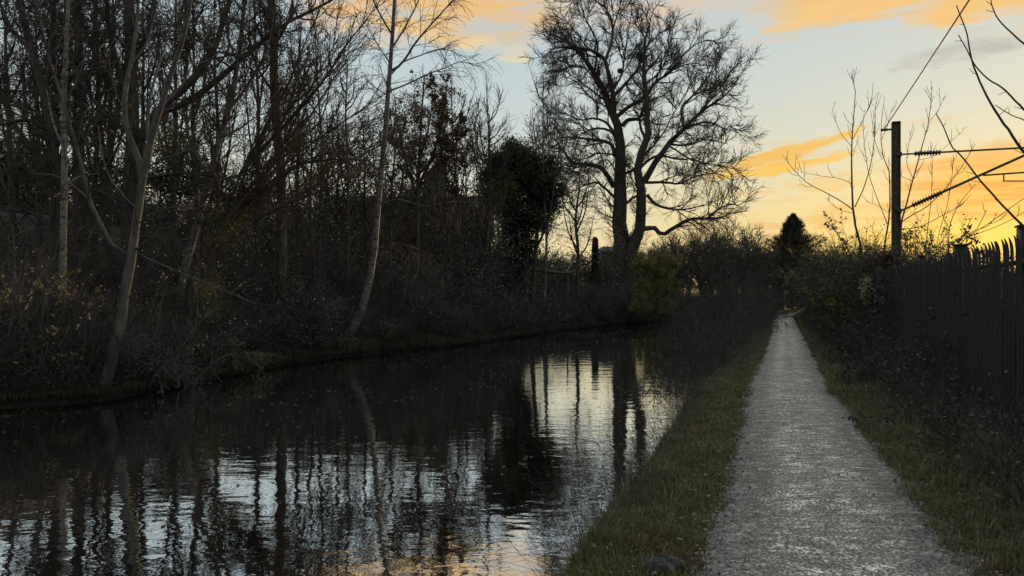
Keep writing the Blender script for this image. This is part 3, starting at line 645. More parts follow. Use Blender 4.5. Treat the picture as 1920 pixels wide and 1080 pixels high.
slim_tree("bare_thorn_tree", "low bare spreading tree between the big evergreen and the huge bare tree", 1082, 48, 50, 290, r0=.17, y0=600, den=2.6, up=.0, ang=60, spread=(.8, 2.6))
slim_tree("bare_ash", "short bare tree behind the evergreen, its top just left of the huge crown", 1030, 50, 51, 190, r0=.1, y0=600, den=2.2)
tree("brown_leaved_tree", "round crowned tree still holding brown leaves right of the white birch", "tree", [
 ([(778,640),(780,520),(784,400),(786,300),(790,220),(796,140)], .16, .03, .5),
 ([(784,380),(760,300),(745,230),(740,180)], .08, .02, 1), ([(785,350),(815,280),(832,210),(838,160)], .08, .02, -1),
 ([(786,300),(805,230),(812,170)], .06, .02, 2), ([(784,330),(800,310),(840,270),(862,230)], .06, .02, -2), ([(784,410),(830,350),(870,320)], .05, .02, 1)], 35,
 [lv(2, (.6, 1.8), 45, 6, .04, .16, tip=.008, rmax=.02), lv(4.5, (.3, .9), 45, 4, .02, .16, tip=.006, rmax=.008)], m_bark, m_twig, 52,
 leaves=[dict(n=12000, L=.09, m=m_brown, clump=-.5), dict(n=13000, L=.09, m=m_brown, blobs=[(P(800, 190, 35), (1.4, 1.2, 1.2)), (P(765, 235, 35), (.9, 1, 1.3)), (P(842, 235, 35), (.8, .9, 1.3)), (P(800, 285, 35), (1.7, 1.3, 1.1))], cl=190, sp=.17)])
tree("ivy_evergreen", "broad dark evergreen mass of ivy on two trunks, reflected in the canal", "tree", [
 ([(968,640),(968,560),(966,470),(968,400),(965,330),(972,280)], .26, .08, .5), ([(1000,640),(998,560),(1004,470),(1012,390),(1020,330)], .16, .06, -.5),
 ([(968,400),(935,350),(925,320)], .08, .03, 1), ([(1004,470),(1030,410),(1042,360)], .08, .03, 1)], 42,
 [lv(1.6, (.6, 1.8), 50, 5, .05, .2, tip=.01, rmax=.03, tmin=.5), lv(4, (.3, .9), 50, 4, .05, .2, tip=.008, rmax=.01)], m_bark, m_twig, 53, trunks=2,
 leaves=[dict(n=85000, L=.13, m=m_ivy, blobs=[(P(975, 325, 42), (1.8, 1.6, 1.5)), (P(935, 335, 42), (.85, 1, 1.2)), (P(1025, 345, 42), (.95, 1.1, 1.3)), (P(985, 400, 42), (1.7, 1.5, 1.3)), (P(962, 285, 42), (.8, .8, .6)), (P(968, 470, 42), (.95, 1, 1.4)), (P(960, 545, 42), (.7, .8, 1.1))], cl=300, sp=.27),
         dict(n=2600, L=.09, m=m_olive, blobs=[(P(935, 370, 40.5), (.5, .4, .7)), (P(955, 352, 40.5), (.4, .3, .4))], cl=30, sp=.14)])

# dark evergreens that close the lower left
def evergreen(name, label, blobs, Y, n, seed, m=m_ivy, L=.15, cl=170, sp=.4, trunk=None):
    px = trunk or blobs[0][0]
    bl = [(P(x, y, Y), (rx / F * Y, rx / F * Y * .9, ry / F * Y)) for x, y, rx, ry in blobs]
    top = min(b[1] for b in blobs)
    return tree(name, label, "tree", [([(px, 660), (px + 4, 560), (px - 2, 450), (px + 3, top)], .13, .04, .3), ([(px + 2, 540), (px - 25, 470), (px - 40, 430)], .06, .02, .5), ([(px + 2, 520), (px + 25, 460), (px + 42, 420)], .06, .02, -.5)], Y,
        [lv(1.8, (.6, 1.6), 55, 5, .02, .2, tip=.008, rmax=.02), lv(3, (.3, .9), 50, 4, 0, .2, tip=.006, rmax=.008)], m_bark, m_twig, seed, leaves=dict(n=n, L=L, m=m, blobs=bl, cl=cl, sp=sp))
evergreen("holly_tree", "dark evergreen at the left edge with a dense crown below the bare branches", [(20, 350, 100, 90), (-20, 460, 90, 90), (70, 430, 80, 70), (60, 330, 60, 50)], 40, 48000, 61)
evergreen("holly_tree", "low dark evergreen behind the slender banded birch trunk", [(160, 410, 85, 85), (200, 500, 90, 80), (110, 500, 80, 70), (200, 350, 50, 50)], 42, 44000, 62)
evergreen("holly_tree", "dark evergreen under the heavy limb, behind the pale tree's fork", [(300, 390, 80, 75), (335, 320, 55, 50), (270, 480, 90, 80), (360, 460, 60, 70)], 43, 42000, 63)
evergreen("holly_tree", "dark rounded evergreen between the leaning birch and the ivy clad trunk", [(430, 430, 80, 75), (490, 400, 70, 55), (500, 490, 90, 80), (420, 540, 70, 60)], 45, 42000, 64)
evergreen("laurel_tree", "grey leaved evergreen filling the space left of the white birch", [(600, 430, 80, 80), (650, 400, 60, 50), (590, 520, 90, 80)], 48, 44000, 65, m=m_drab, L=.13)
evergreen("laurel_tree", "grey leaved shrubby tree between the white birch and the brown leaved tree", [(740, 430, 75, 75), (780, 400, 50, 50), (730, 520, 80, 75)], 50, 42000, 66, m=m_drab, L=.13)
evergreen("laurel_tree", "grey leaved shrubby tree between the brown leaved tree and the big evergreen", [(850, 430, 70, 80), (890, 410, 50, 55), (850, 530, 80, 70)], 52, 42000, 67, m=m_drab, L=.13)

# leafy shrubs with pale and orange leaves at the near left bank
def leafy_shrub(name, label, px, py, Y, w, h, seed, n, m, L, mt=m_twig, stems=14, lean=0, up=.02, droop=.4, den=4, clump=None, cat="shrub", group=None, base=None):
    r = np.random.default_rng(seed)
    b = P(px, py, Y) if base is None else np.array(base, float); b[2] = float(gz(b[0], b[1]))
    root = thing(name, label, cat, b, group)
    p = 8; d = np.stack([r.normal(lean, .55, stems), r.normal(0, .5, stems), np.full(stems, 1.25)], 1); d = unit(d) ; hh = h * r.uniform(.6, 1.1, stems)
    pts = np.empty((stems, p, 3)); pts[:, 0] = b + np.stack([r.normal(0, w * .18, stems), r.normal(0, w * .15, stems), np.full(stems, -.05)], 1)
    for j in range(1, p):
        d = unit(d + r.normal(size=(stems, 3)) * .12 + np.array([0, 0, up - .05 * j * droop])); pts[:, j] = pts[:, j - 1] + d * (hh / (p - 1))[:, None]
    rad = np.linspace(.012 + h * .006, .004, p)[None] * r.uniform(.7, 1.2, (stems, 1))
    g = Geo(); g.tubes(pts, rad, 5); a = sprout(pts, rad, den, (w * .2, w * .6), 50, 6, -.03 * droop, .15, tip=.004, r=r, tmin=.25); g.tubes(*a, 3)
    c = sprout(a[0], a[1], 6, (w * .08, w * .28), 45, 4, -.03 * droop, .15, tip=.003, r=r); g.tubes(*c, 3); g.build("stems", mt, root, b)
    if n:
        g = Geo(); i = r.integers(0, len(c[0]), n * 4); pos = c[0][i, r.integers(0, 4, n * 4)]
        if clump is not None:
            ph = r.uniform(0, 6, 3); q = np.sin(pos[:, 0] * 3.1 + ph[0]) + np.sin(pos[:, 1] * 2.7 + ph[1]) + np.sin(pos[:, 2] * 3.7 + ph[2]); pos = pos[q > clump]
        g.leaves(pos[:n], L, r=r, droop=droop); g.build("foliage", m, root, b)
    return root
leafy_shrub("hazel_shrub", "shrub with clustered orange leaves at the far left above the water", 55, 745, 14.6, 1.9, 2.9, 71, 400, m_orange, .075, clump=.8)
leafy_shrub("hazel_shrub", "shrub with drooping pale yellow leaves at the far left water edge", 25, 752, 14.2, 1.7, 1.8, 72, 620, m_cream, .06, clump=.7, droop=1.2)
leafy_shrub("hazel_shrub", "sparse shrub with few amber leaves between slender birch and pale tree", 130, 745, 14.8, 1.6, 2.3, 73, 260, m_orange, .065, clump=1.0)
leafy_shrub("hazel_shrub", "small shrub with amber leaves just right of the pale tree trunk", 300, 720, 16.5, 1.3, 2.2, 74, 160, m_orange, .055, clump=.9)
leafy_shrub("bank_shrub", "low shrub with olive leaves overhanging the water below the leaning birch", 430, 700, 18.6, 1.5, .8, 75, 1500, m_olive, .05, droop=1.2, den=6)
leafy_shrub("bank_shrub", "drab arching shrub at the water edge right of the pale leaning tree", 285, 735, 15.6, 1.8, 1.5, 76, 2200, m_drab, .05, droop=1.5, den=6)
leafy_shrub("bank_shrub", "grey leaved shrub on the bank below the ivy clad trunk", 560, 672, 23.4, 2.6, 2.4, 77, 6000, m_drab, .055, droop=.6, den=6)
leafy_shrub("bank_shrub", "grey leaved shrub on the bank right of the white birch's foot", 740, 648, 29.6, 3.0, 3.0, 78, 8000, m_drab, .06, droop=.6, den=6)
leafy_shrub("bank_shrub", "dark shrub on the bank left of the big evergreen's trunk", 870, 635, 35, 3.0, 3.2, 79, 8000, m_drab, .065, droop=.5, den=6)
leafy_shrub("bank_shrub", "dense dark shrub between the evergreen's trunks and the huge tree", 1085, 612, 49, 3.2, 2.0, 80, 12000, m_drab, .085, droop=.4, den=6, stems=22)
# yellow-green bush below the big tree
tree("yellow_green_bush", "yellow green leafy bush hanging over the water beside the huge tree's foot", "bush", [
 ([(1228,625),(1230,580),(1232,530),(1236,480)], .09, .03, .2), ([(1230,590),(1212,540),(1208,500)], .05, .02, .4), ([(1230,580),(1252,540),(1262,500)], .05, .02, -.4)], 53,
 [lv(2.5, (.5, 1.4), 50, 5, -.02, .2, tip=.01, rmax=.02), lv(5, (.3, .8), 50, 4, -.05, .2, tip=.007, rmax=.01)], m_bark, m_twig, 81,
 leaves=dict(n=26000, L=.095, m=m_yellow, blobs=[(P(1236, 500, 53), (1.2, 1.0, 1.1)), (P(1252, 530, 52.6), (.95, .9, 1.0)), (P(1212, 540, 52.8), (.8, .8, 1.1)), (P(1243, 568, 52.4), (.7, .6, .7)), (P(1205, 490, 52.8), (.6, .6, .6)), (P(1200, 575, 52), (.7, .5, .4)), (P(1265, 490, 52.8), (.5, .5, .5))], cl=210, sp=.16))

# ------------------------------------------------------------------ uncountable growth
def thicket(name, label, yr, offr, hf, nst, nleaf, m, mt, L, seed, side=-1, edge=LB, tw=5, w=.0055, lz=1.0, clump=None):
    "a belt of stems, twigs and leaves along an edge of the water or the fence"
    r = np.random.default_rng(seed); y = r.uniform(*yr, nst); o = r.uniform(*offr, nst); x = edge(y) + side * o
    if clump is not None:
        k = np.sin(y * 2.3 + x) + np.sin(y * .83 + 2) + np.sin(y * 5.1) * .5 > clump; y, o, x = y[k], o[k], x[k]; nst = len(y)
    h = hf(x, y) * r.uniform(.55, 1.08, nst) * (1 + .22 * np.sin(y * 1.3) + .12 * np.sin(y * 3.1 + x)); p = 6
    pts = np.empty((nst, p, 3)); pts[:, 0] = np.stack([x, y, gz(x, y) - .03], 1); d = unit(np.stack([r.normal(0, .35, nst), r.normal(0, .35, nst), np.ones(nst)], 1))
    for j in range(1, p):
        d = unit(d + r.normal(size=(nst, 3)) * .16 + np.array([0, 0, -.03 * j])); pts[:, j] = pts[:, j - 1] + d * (h / (p - 1))[:, None]
    s = np.linspace(1, .35, p)[None]; rad = (w + h * .0022)[:, None] * s
    g = Geo(); g.tubes(pts, rad, 3); c = sprout(pts, rad, tw / np.mean(h), (.35, 1.2), 45, 5, -.02, .16, tip=w * .6, r=r); g.tubes(*c, 3)
    tag(g.build(name, mt), label[0], "undergrowth", kind="stuff")
    if nleaf:
        g = Geo(); A = np.concatenate([c[0].reshape(-1, 3), pts[:, 2:].reshape(-1, 3)]); pos = A[r.integers(0, len(A), nleaf)] + r.normal(size=(nleaf, 3)) * .12
        pos = pos[pos[:, 2] > gz(pos[:, 0], pos[:, 1])]
        g.leaves(pos, L, r=r); tag(g.build(name + "_leaves", m), label[1], "undergrowth", kind="stuff")
thicket("undergrowth", ("tangled bare twigs filling the lower wood on the left bank", "dull leaves in the tangle below the wood on the left bank"), (11, 62), (.5, 7), lambda x, y: (.8 + .22 * (LB(y) - x) + .015 * y) * (1 - .4 * sm(33, 40, y)), 9000, 90000, m_drab, m_twig, .05, 91, tw=9)
thicket("understorey", ("thin leafless stems packed behind the front trees of the wood", "small drab leaves among the stems behind the front trees"), (12, 60), (4, 12), lambda x, y: (1.9 + .035 * y) * (1 - .5 * sm(33, 40, y)), 6500, 60000, m_drab, m_twig, .06, 92, tw=10, w=.007)
thicket("back_wood", ("dim tangle of stems closing the back of the wood below the treetops", "dim small leaves closing the back of the wood"), (38, 56), (0, 34), lambda x, y: np.maximum(1.65 + .118 * y * np.interp(x / y, [-.6, -.35, -.1, -.02], [1.15, 1, 1, .75]) - gz(x, y), 1.5), 6500, 110000, m_drab, m_twig, .12, 99, tw=12, w=.012, edge=lambda y: -.5 + 0 * y)
thicket("brambles", ("low brambles trailing at the left water edge", "bramble leaves at the left water edge"), (9, 62), (-.1, 1.2), lambda x, y: .35 + .25 * np.sin(y * 1.7) ** 2 + .008 * y, 5200, 16000, m_drab, m_dktwig, .035, 93, tw=3, w=.0025, clump=.1)

thicket("far_undergrowth", ("dark twigs massed round the foot of the huge tree", "dark leaves massed round the foot of the huge tree"), (36, 74), (.3, 7), lambda x, y: 1.2 + .012 * y, 5200, 90000, m_drab, m_twig, .085, 98, tw=10, w=.008)
def flecks():
    r = np.random.default_rng(201); n = 9000; y = r.uniform(13, 58, n); o = r.uniform(-.2, 3.2, n); x = LB(y) - o; z = .15 + r.random(n) ** 1.3 * (1.7 + .11 * y)
    k = np.sin(x * 2.1 + z * 1.9) + np.sin(y * 1.1 + z * 1.3) + np.sin(y * .37) > .55
    g = Geo(); g.leaves(np.stack([x, y, z], 1)[k], .038 + .0009 * y[k], r=r, droop=.3)
    tag(g.build("lingering_leaves", m_fleck), "scattered small pale leaves still hanging in the dark undergrowth of the left bank", "leaves", kind="stuff")
flecks()
# grass tussocks on the left bank
def tussock(label, px, py, h, n, seed, m=m_dry, w=.5, Y=None, group="pale grass tussocks along the left bank"):
    r = np.random.default_rng(seed); Y = Y or 2730 / (py - 555); c = P(px, py, Y); c[2] = float(gz(c[0], c[1]))
    th = r.uniform(0, 6.28, n); p = 7; st = c + np.stack([r.normal(0, w * .3, n), r.normal(0, w * .25, n), np.zeros(n)], 1); d = unit(np.stack([np.cos(th) * .35, np.sin(th) * .35, np.ones(n)], 1)); L = h * r.uniform(.5, 1.3, n)
    pts = np.empty((n, p, 3)); pts[:, 0] = st
    out = np.stack([np.cos(th), np.sin(th), th * 0 - .9], 1)
    for j in range(1, p): d = unit(d + out * .13 * j * r.uniform(.3, 1.1, (n, 1)) * .7); pts[:, j] = pts[:, j - 1] + d * (L / (p - 1))[:, None]
    g = Geo(); g.tubes(pts, np.linspace(.006, .0015, p)[None] * np.ones((n, 1)), 3)
    tag(g.build("grass_tussock", m, None, c), label, "grass tussock", group)
tussock("dry grass tussock drooping over the water at the white birch's foot", 705, 655, .8, 500, 1, w=1.0)
tussock("broad pale tussock at the bank right of the white birch's foot", 800, 642, .8, 600, 2, w=1.4)
tussock("tussock leaning over the water below the big evergreen", 965, 622, 1.0, 500, 3, w=1.6)
tussock("low tussock between the ivy clad trunk and the white birch", 630, 666, .6, 450, 4, w=1.2)
tussock("small tussock beside the olive overhanging shrub", 480, 690, .45, 350, 5, w=.8)
tussock("tussock at the bank in front of the huge tree's foot", 1145, 603, 1.1, 500, 6, w=2.0)

# shrubs on the canal side of the path
rb = [(15.2, .95, "small bare shrub at the near end of the towpath bank growth"), (18.5, 1.25, "second bare shrub from the near end of the towpath bank growth"), (22.5, 1.7, "bushy bare shrub overhanging the canal where the left verge narrows"), (27.5, 2.1, "tall arching bare shrub beside the canal opposite the yellow green bush"),
      (33, 2.5, "arching bare shrub behind the tall one on the towpath bank"), (39.5, 2.8, "grey drooping shrub halfway along the towpath bank"), (47, 3.1, "dark drooping shrub towards the far end of the towpath bank"), (56, 3.4, "farthest dark shrub on the towpath bank before the bend"), (66, 4.2, "large dark shrub at the bend of the path, canal side")]
for i, (y, h, lab) in enumerate(rb):
    x = float(VW(y)) - .55 - (.22 * h); b = (x, y, 0)
    leafy_shrub("waterside_shrub", lab, 0, 0, 0, h * 1.15, h * 1.25, 100 + i, 500 + i * 250, m_drab, .04, stems=int(26 + 3 * i), lean=-.28, droop=1.3, den=7, base=b, group="bare shrubs along the towpath bank")
    o = C.objects[-1] if False else None
thicket("reeds", ("dark twiggy growth between canal and path under the shrubs", "small leaves in the growth between canal and path"), (15, 75), (-.15, .9), lambda x, y: .45 + .030 * y, 3600, 9000, m_drab, m_twig, .035, 94, tw=8, w=.0035, side=-1, edge=VW)
thicket("waterside_weeds", ("thin dead weed stems at the near canal edge", ""), (4.6, 14), (-.02, .12), lambda x, y: np.full_like(x, .27), 620, 0, m_drab, m_twig, .03, 95, tw=2.6, w=.0015, side=-1, edge=VW)

# ------------------------------------------------------------------ background
def backdrop_wood():
    r = np.random.default_rng(120); g = Geo(); gl = Geo()
    xs = []; 
    n = 600; y = r.uniform(80, 122, n); px = r.uniform(890, 1990, n); x = (px - CX) / F * y
    ok = (x < PL(y) - 3) | (x > PR(y) + 6) | (y > 90); x, y, px = x[ok], y[ok], px[ok]; n = len(x)
    hpx = np.interp(px, [890, 1180, 1270, 1330, 1400, 1440, 1470, 1540, 1600, 1700, 1800, 2000], [82, 76, 120, 140, 132, 100, 70, 78, 70, 62, 50, 45])
    h = (hpx / F * y + CAMH) * r.uniform(.65, 1.05, n); p = 8
    pts = np.empty((n, p, 3)); pts[:, 0] = np.stack([x, y, x * 0 - .1], 1); d = unit(np.stack([r.normal(0, .1, n), r.normal(0, .1, n), np.ones(n)], 1))
    for j in range(1, p): d = unit(d + r.normal(size=(n, 3)) * .1); pts[:, j] = pts[:, j - 1] + d * (h / (p - 1))[:, None]
    rad = np.linspace(.12, .03, p)[None] * np.ones((n, 1)); g.tubes(pts, rad, 4)
    a = sprout(pts, rad, 2.4, (1, 3.6), 48, 6, .05, .18, tip=.02, r=r, tmin=.2); g.tubes(*a, 3)
    b = sprout(a[0], a[1], 2.2, (.6, 1.8), 45, 4, .05, .18, tip=.014, r=r); g.tubes(*b, 3)
    tag(g.build("treeline", m_twig), "bare twiggy trees massed beyond the bend of the path", "wood", kind="stuff")
    A = np.concatenate([b[0].reshape(-1, 3), a[0].reshape(-1, 3)]); A = A[A[:, 2] < CAMH + 66 / F * A[:, 1] + 1.6]; pos = A[r.integers(0, len(A), 130000)] + r.normal(size=(130000, 3)) * .3
    gl.leaves(pos, .22, r=r); tag(gl.build("treeline_foliage", m_ivy), "dark leaves low in the wood beyond the bend", "wood", kind="stuff")
backdrop_wood()
def conifer(label, px, base, top, wpx, Y, seed):
    r = np.random.default_rng(seed); b = P(px, 0, Y); b[2] = -.05; H = CAMH + (HY - top) / F * Y; W = wpx / F * Y
    root = thing("conifer", label, "tree", b); g = Geo(); g.tube([b, b + [0, 0, H * .5], b + [.05, 0, H * .97]], np.array([.2, .12, .03])); g.build("trunk", m_bark, root, b, True)
    n = 900; t = r.random(n) ** .8; z = H * (.12 + .86 * t); rr = W * (1 - t) ** .95 * r.uniform(.5, 1.12, n) * (.9 + .2 * np.sin(z * 2)); th = r.uniform(0, 6.28, n)
    s = np.stack([np.zeros(n), np.zeros(n), z - .1 * rr], 1) + b; e = np.stack([np.cos(th) * rr, np.sin(th) * rr, z + .35 * rr + .2], 1) + b
    pts = s[:, None] * (1 - np.linspace(0, 1, 4))[None, :, None] + e[:, None] * np.linspace(0, 1, 4)[None, :, None]
    g = Geo(); g.tubes(pts, np.full((n, 4), .015), 3); g.build("branches", m_twig, root, b)
    m = 60000; i = r.integers(0, n, m); u = r.uniform(.35, 1.05, m)[:, None]; pos = s[i] * (1 - u) + e[i] * u + r.normal(size=(m, 3)) * .09
    g = Geo(); g.leaves(pos, .2, r=r, W=.07, droop=-.6); g.build("crown", m_conif, root, b)
conifer("pointed dark conifer standing beyond the end of the path", 1487, 560, 402, 112, 88, 1)
conifer("small narrow conifer seen low between big evergreen and huge tree", 1116, 500, 448, 11, 84, 2)
slim_tree("weeping_bare_tree", "feathery grey bare tree with hanging twigs right of the yellow green bush", 1330, 66, 54, 430, r0=.2, y0=600, den=3.0, up=-.08, ang=50, spread=(1.5, 3.6), mb=m_bark)
slim_tree("weeping_bare_tree", "dense bare tree left of the pointed conifer, above the path's bend", 1410, 74, 55, 440, r0=.2, y0=596, den=3.2, up=-.04, ang=50, spread=(1.5, 3.8))
slim_tree("scrubby_bare_tree", "bare bushy tree between the huge tree and the feathery grey one", 1290, 70, 56, 440, r0=.2, y0=600, den=3.2, up=.02, ang=50, spread=(1.5, 3.6))

# buildings glimpsed behind the wood
def house():
    Y = 58; x0, x1 = P(640, 0, Y)[0], P(915, 0, Y)[0]; zr = P(0, 353, Y)[2]; ze = zr - 3; b = np.array([(x0 + x1) / 2, Y, .4])
    root = thing("brick_building", "long dark building with a level roofline and a tall wedge shaped stair tower", "building", b)
    D = 9; g = Geo(); g.box(((x0 + x1) / 2, Y + D / 2, (ze - .5) / 2), (x1 - x0, D, ze + .5)); g.build("wall", m_brick, root, b)
    g = Geo(); v = []
    for x in (x0 - .3, x1 + .3): v += [[x, Y - .3, ze + .003], [x, Y + D / 2, zr], [x, Y + D + .3, ze + .003]]
    g.raw(v, [[0, 1, 4, 3], [1, 2, 5, 4], [0, 3, 5, 2]]); g.raw(v, [[0, 2, 1], [3, 4, 5]]); g.build("roof", m_slate, root, b)
    a, c = P(796, 0, Y)[0], P(834, 0, Y)[0]; zt = P(0, 300, Y)[2]; zl = P(0, 332, Y)[2]
    g = Geo(); v = [[a, Y - .8, 0], [c, Y - .8, 0], [c, Y - .8, zt], [c - .32, Y - .8, zt - .06], [a, Y - .8, zl], [a, Y + 2, 0], [c, Y + 2, 0], [c, Y + 2, zt], [c - .32, Y + 2, zt - .06], [a, Y + 2, zl]]
    g.raw(v, [[0, 1, 3, 4], [5, 9, 8, 6], [0, 4, 9, 5], [1, 6, 7, 2], [4, 3, 8, 9], [3, 2, 7, 8]]); g.raw(v, [[1, 2, 3], [6, 8, 7]]); g.build("stair_tower", m_brick, root, b)
    for k in range(6):
        for zc in (2.6, 5.0):
            xx = x0 + 1.0 + k * 1.55
            if a - .7 < xx < c + .7: continue
            g = Geo()
            for dx, dz, w_, h_ in ((-.45, 0, .08, 1.3), (.45, 0, .08, 1.3), (0, .61, .82, .08), (0, -.61, .82, .08)): g.box((xx + dx, Y - .03, zc + dz), (w_, .08, h_))
            w = g.build("window", m_wood, root, b); g = Geo(); g.box((xx, Y - .012, zc), (.82, .03, 1.14)); p = g.build("pane", m_glass, w, (0, 0, 0)); p.location = (0, 0, 0)
            p.data.transform(__import__("mathutils").Matrix.Translation(-__import__("mathutils").Vector(b)))
house()
def shed(px0, px1, top, Y, label):
    x0, x1 = P(px0, 0, Y)[0], P(px1, 0, Y)[0]; zt = P(0, top, Y)[2]; b = np.array([(x0 + x1) / 2, Y, 0])
    root = thing("flat_roofed_building", label, "building", b); g = Geo(); g.box((b[0], Y + 3, zt / 2 - .2), (x1 - x0, 6, zt)); g.build("wall", m_brick, root, b)
    g = Geo(); g.box((b[0], Y + 3, zt - .1), (x1 - x0 + .4, 6.4, .7)); g.build("fascia", m_render, root, b)
    for k in range(3): g = Geo(); g.box((x0 + (x1 - x0) * (k + .5) / 3, Y - .01, 3), ((x1 - x0) / 6, .05, 1.2)); g.build("window", m_glass, root, b)
shed(1133, 1166, 466, 95, "pale flat roofed building seen just left of the huge tree's trunks")
# fallen branch / rail seen level behind the evergreen's trunks
g = Geo(); r_ = np.random.default_rng(2); pa, pb = P(988, 506, 47), P(1078, 512, 46); q = np.stack([pa + (pb - pa) * t + np.array([0, 0, .05 * math.sin(t * 7)]) for t in np.linspace(0, 1, 10)])
g.tube(q, np.linspace(.13, .07, 10)); 
for t in (.1, .85): c = pa + (pb - pa) * t; g.tube([c, [c[0], c[1], .1]], .06, 6)
tag(g.build("timber_rail", m_wood, None, (pa + pb) / 2), "dark level timber rail behind the evergreen's trunks", "rail")

# pale post and litter bin lid near the bend
c = P(1443, 560, 84); g = Geo(); zc = P(0, 537, 84)[2]; g.prism([(-.18, -.18), (.18, -.18), (.18, .18), (-.18, .18)], 0, zc, c); root = thing("marker_post", "pale square post standing under dark trees at the path's bend", "post", (c[0], c[1], 0)); g.build("shaft", m_whitep, root, (c[0], c[1], 0))
g = Geo(); g.box((c[0], c[1], zc + .04), (.44, .44, .08)); g.build("cap", m_whitep, root, (c[0], c[1], 0))

# ------------------------------------------------------------------ palisade fence
FA = math.atan2(1, .36)   # heading of the fence line
def fence():
    y0 = 4.2; y1 = 72
    yy = [y0]; 
    step = .155
    while yy[-1] < y1:
        s = float(FX(yy[-1] + .1) - FX(yy[-1])) / .1; yy.append(yy[-1] + step / math.hypot(1, s))
    yy = np.array(yy); xx = FX(yy)
    b = np.array([float(FX(8.)), 8., .1]); root = thing("palisade_fence", "tall dark steel palisade fence with pointed pales along the path", "fence", b)
    r = np.random.default_rng(9)
    def pale(g, x, y):
        z0 = float(gz(x, y)) + .05; zt = 2.27 + r.normal(0, .006); s = float(FX(y + .1) - FX(y)) / .1; an = math.atan2(1, s); t = np.array([math.cos(an), math.sin(an)]); nn = np.array([-math.sin(an), math.cos(an)])
        prof = [(-.034, .0), (-.017, .013), (0, .022), (.017, .013), (.034, .0)]
        v = []
        ln = r.normal(0, .004)
        for z, k, o in ((z0, 1, 0), (z0 + 1.1, 1, ln), (zt - .14, 1, ln * 2), (zt - .07, .85, ln * 2 + .008), (zt - .025, .4, ln * 2 + .022), (zt, .06, ln * 2 + .034)):
            for a, c in prof: q = np.array([x, y]) + t * a * k + nn * (c * (.3 + .7 * k) + o); v.append([q[0], q[1], z])
            for a, c in prof[::-1]: q = np.array([x, y]) + t * a * k + nn * (c * (.3 + .7 * k) - .003 + o); v.append([q[0], q[1], z])
        f = [[j * 10 + i, j * 10 + (i + 1) % 10, (j + 1) * 10 + (i + 1) % 10, (j + 1) * 10 + i] for j in range(5) for i in range(10)]
        g.raw(v, f)
    vis = [i for i in range(len(yy)) if yy[i] > 6.6][:98]; vs = set(vis)
    for i in vis: g = Geo(); pale(g, xx[i], yy[i]); g.build("pale", m_steel, root, b)
    g = Geo()
    for i in range(len(yy)):
        if i not in vs: pale(g, xx[i], yy[i])
    tag(g.build("far_pales", m_steel, root, b), kind="stuff")
    for z in (.45, 2.0):
        g = Geo(); ys = np.arange(4.2, y1, 1.); v = []; n = len(ys)
        for a, c in ((0.012, -.025), (.012, .025), (.05, .025), (.05, -.025)):
            for y in ys: v.append([float(FX(y)) + a, y, z + c])
        g.raw(v, [[k * n + i, k * n + i + 1, ((k + 1) % 4) * n + i + 1, ((k + 1) % 4) * n + i] for k in range(4) for i in range(n - 1)]); g.build("rail", m_steel, root, b)
    yp = 4.85
    k = 0
    while yp < y1:
        x = float(FX(yp)) + .10; g = Geo(); w = .15 if k < 3 else .1
        g.box((x, yp, 1.19), (w, w, 2.34), FA); o = g.build("post", m_steel, root, b)
        g = Geo(); g.box((x, yp, 2.375), (w + .03, w + .03, .02), FA); cp = g.build("cap", m_steel, o); cp.data.transform(__import__("mathutils").Matrix.Translation(-__import__("mathutils").Vector(b)))
        yp += 2.88; k += 1
fence()

# growth behind and in front of the fence
thicket("fence_growth", ("dark twigs crowding behind the steel fence", "dark leaves crowding behind the steel fence"), (9.5, 75), (.6, 2.4), lambda x, y: 1.75 + 1.3 * sm(13, 22, y) + 1.5 * sm(22, 50, y), 6500, 120000, m_ivy, m_twig, .075, 96, tw=8, side=1, edge=FX)
thicket("fence_brambles", ("brown brambles and dead stems along the foot of the fence", "drab bramble leaves along the foot of the fence"), (4.2, 60), (-.72, -.05), lambda x, y: np.full_like(x, .32) + .25 * sm(7, 12, y) * sm(60, 20, y), 2600, 17000, m_drab, m_twig, .05, 97, tw=6, w=.003, side=1, edge=lambda y: FX(y))
leafy_shrub("bramble_bush", "dark bramble bush before the fence where the right verge begins to widen", 0, 0, 0, 1.0, .9, 131, 1500, m_drab, .055, droop=1.6, den=7, stems=24, base=(float(FX(13.2)) - .55, 13.2, 0), group="bramble bushes before the fence")
leafy_shrub("bramble_bush", "bramble bush before the fence below the steel mast", 0, 0, 0, 1.0, 1.1, 132, 1800, m_drab, .055, droop=1.4, den=7, stems=24, base=(float(FX(17.5)) - .5, 17.5, 0), group="bramble bushes before the fence")
leafy_shrub("bramble_bush", "low bramble bush before the fence nearest the camera", 0, 0, 0, 1.0, .6, 133, 700, m_drab, .05, droop=1.8, den=7, stems=16, base=(float(FX(9.3)) - .5, 9.3, 0), group="bramble bushes before the fence")
leafy_shrub("bramble_bush", "distant bramble bush before the fence along the narrow right verge", 0, 0, 0, .9, .9, 134, 900, m_drab, .055, droop=1.4, den=7, stems=24, base=(float(FX(23.5)) - .5, 23.5, 0), group="bramble bushes before the fence")
leafy_shrub("dead_weed", "tall pale dead weed stalks standing against the fence", 0, 0, 0, .5, 1.1, 135, 60, m_dry, .05, mt=m_dry, droop=.3, den=2, stems=6, base=(float(FX(11.6)) - .35, 11.6, 0), cat="weed")
leafy_shrub("dead_weed", "curved pale dead stem at the fence foot near the right edge", 0, 0, 0, .45, .7, 136, 30, m_dry, .05, mt=m_dry, droop=1.5, den=2, stems=4, base=(float(FX(7.9)) - .4, 7.9, 0), cat="weed")
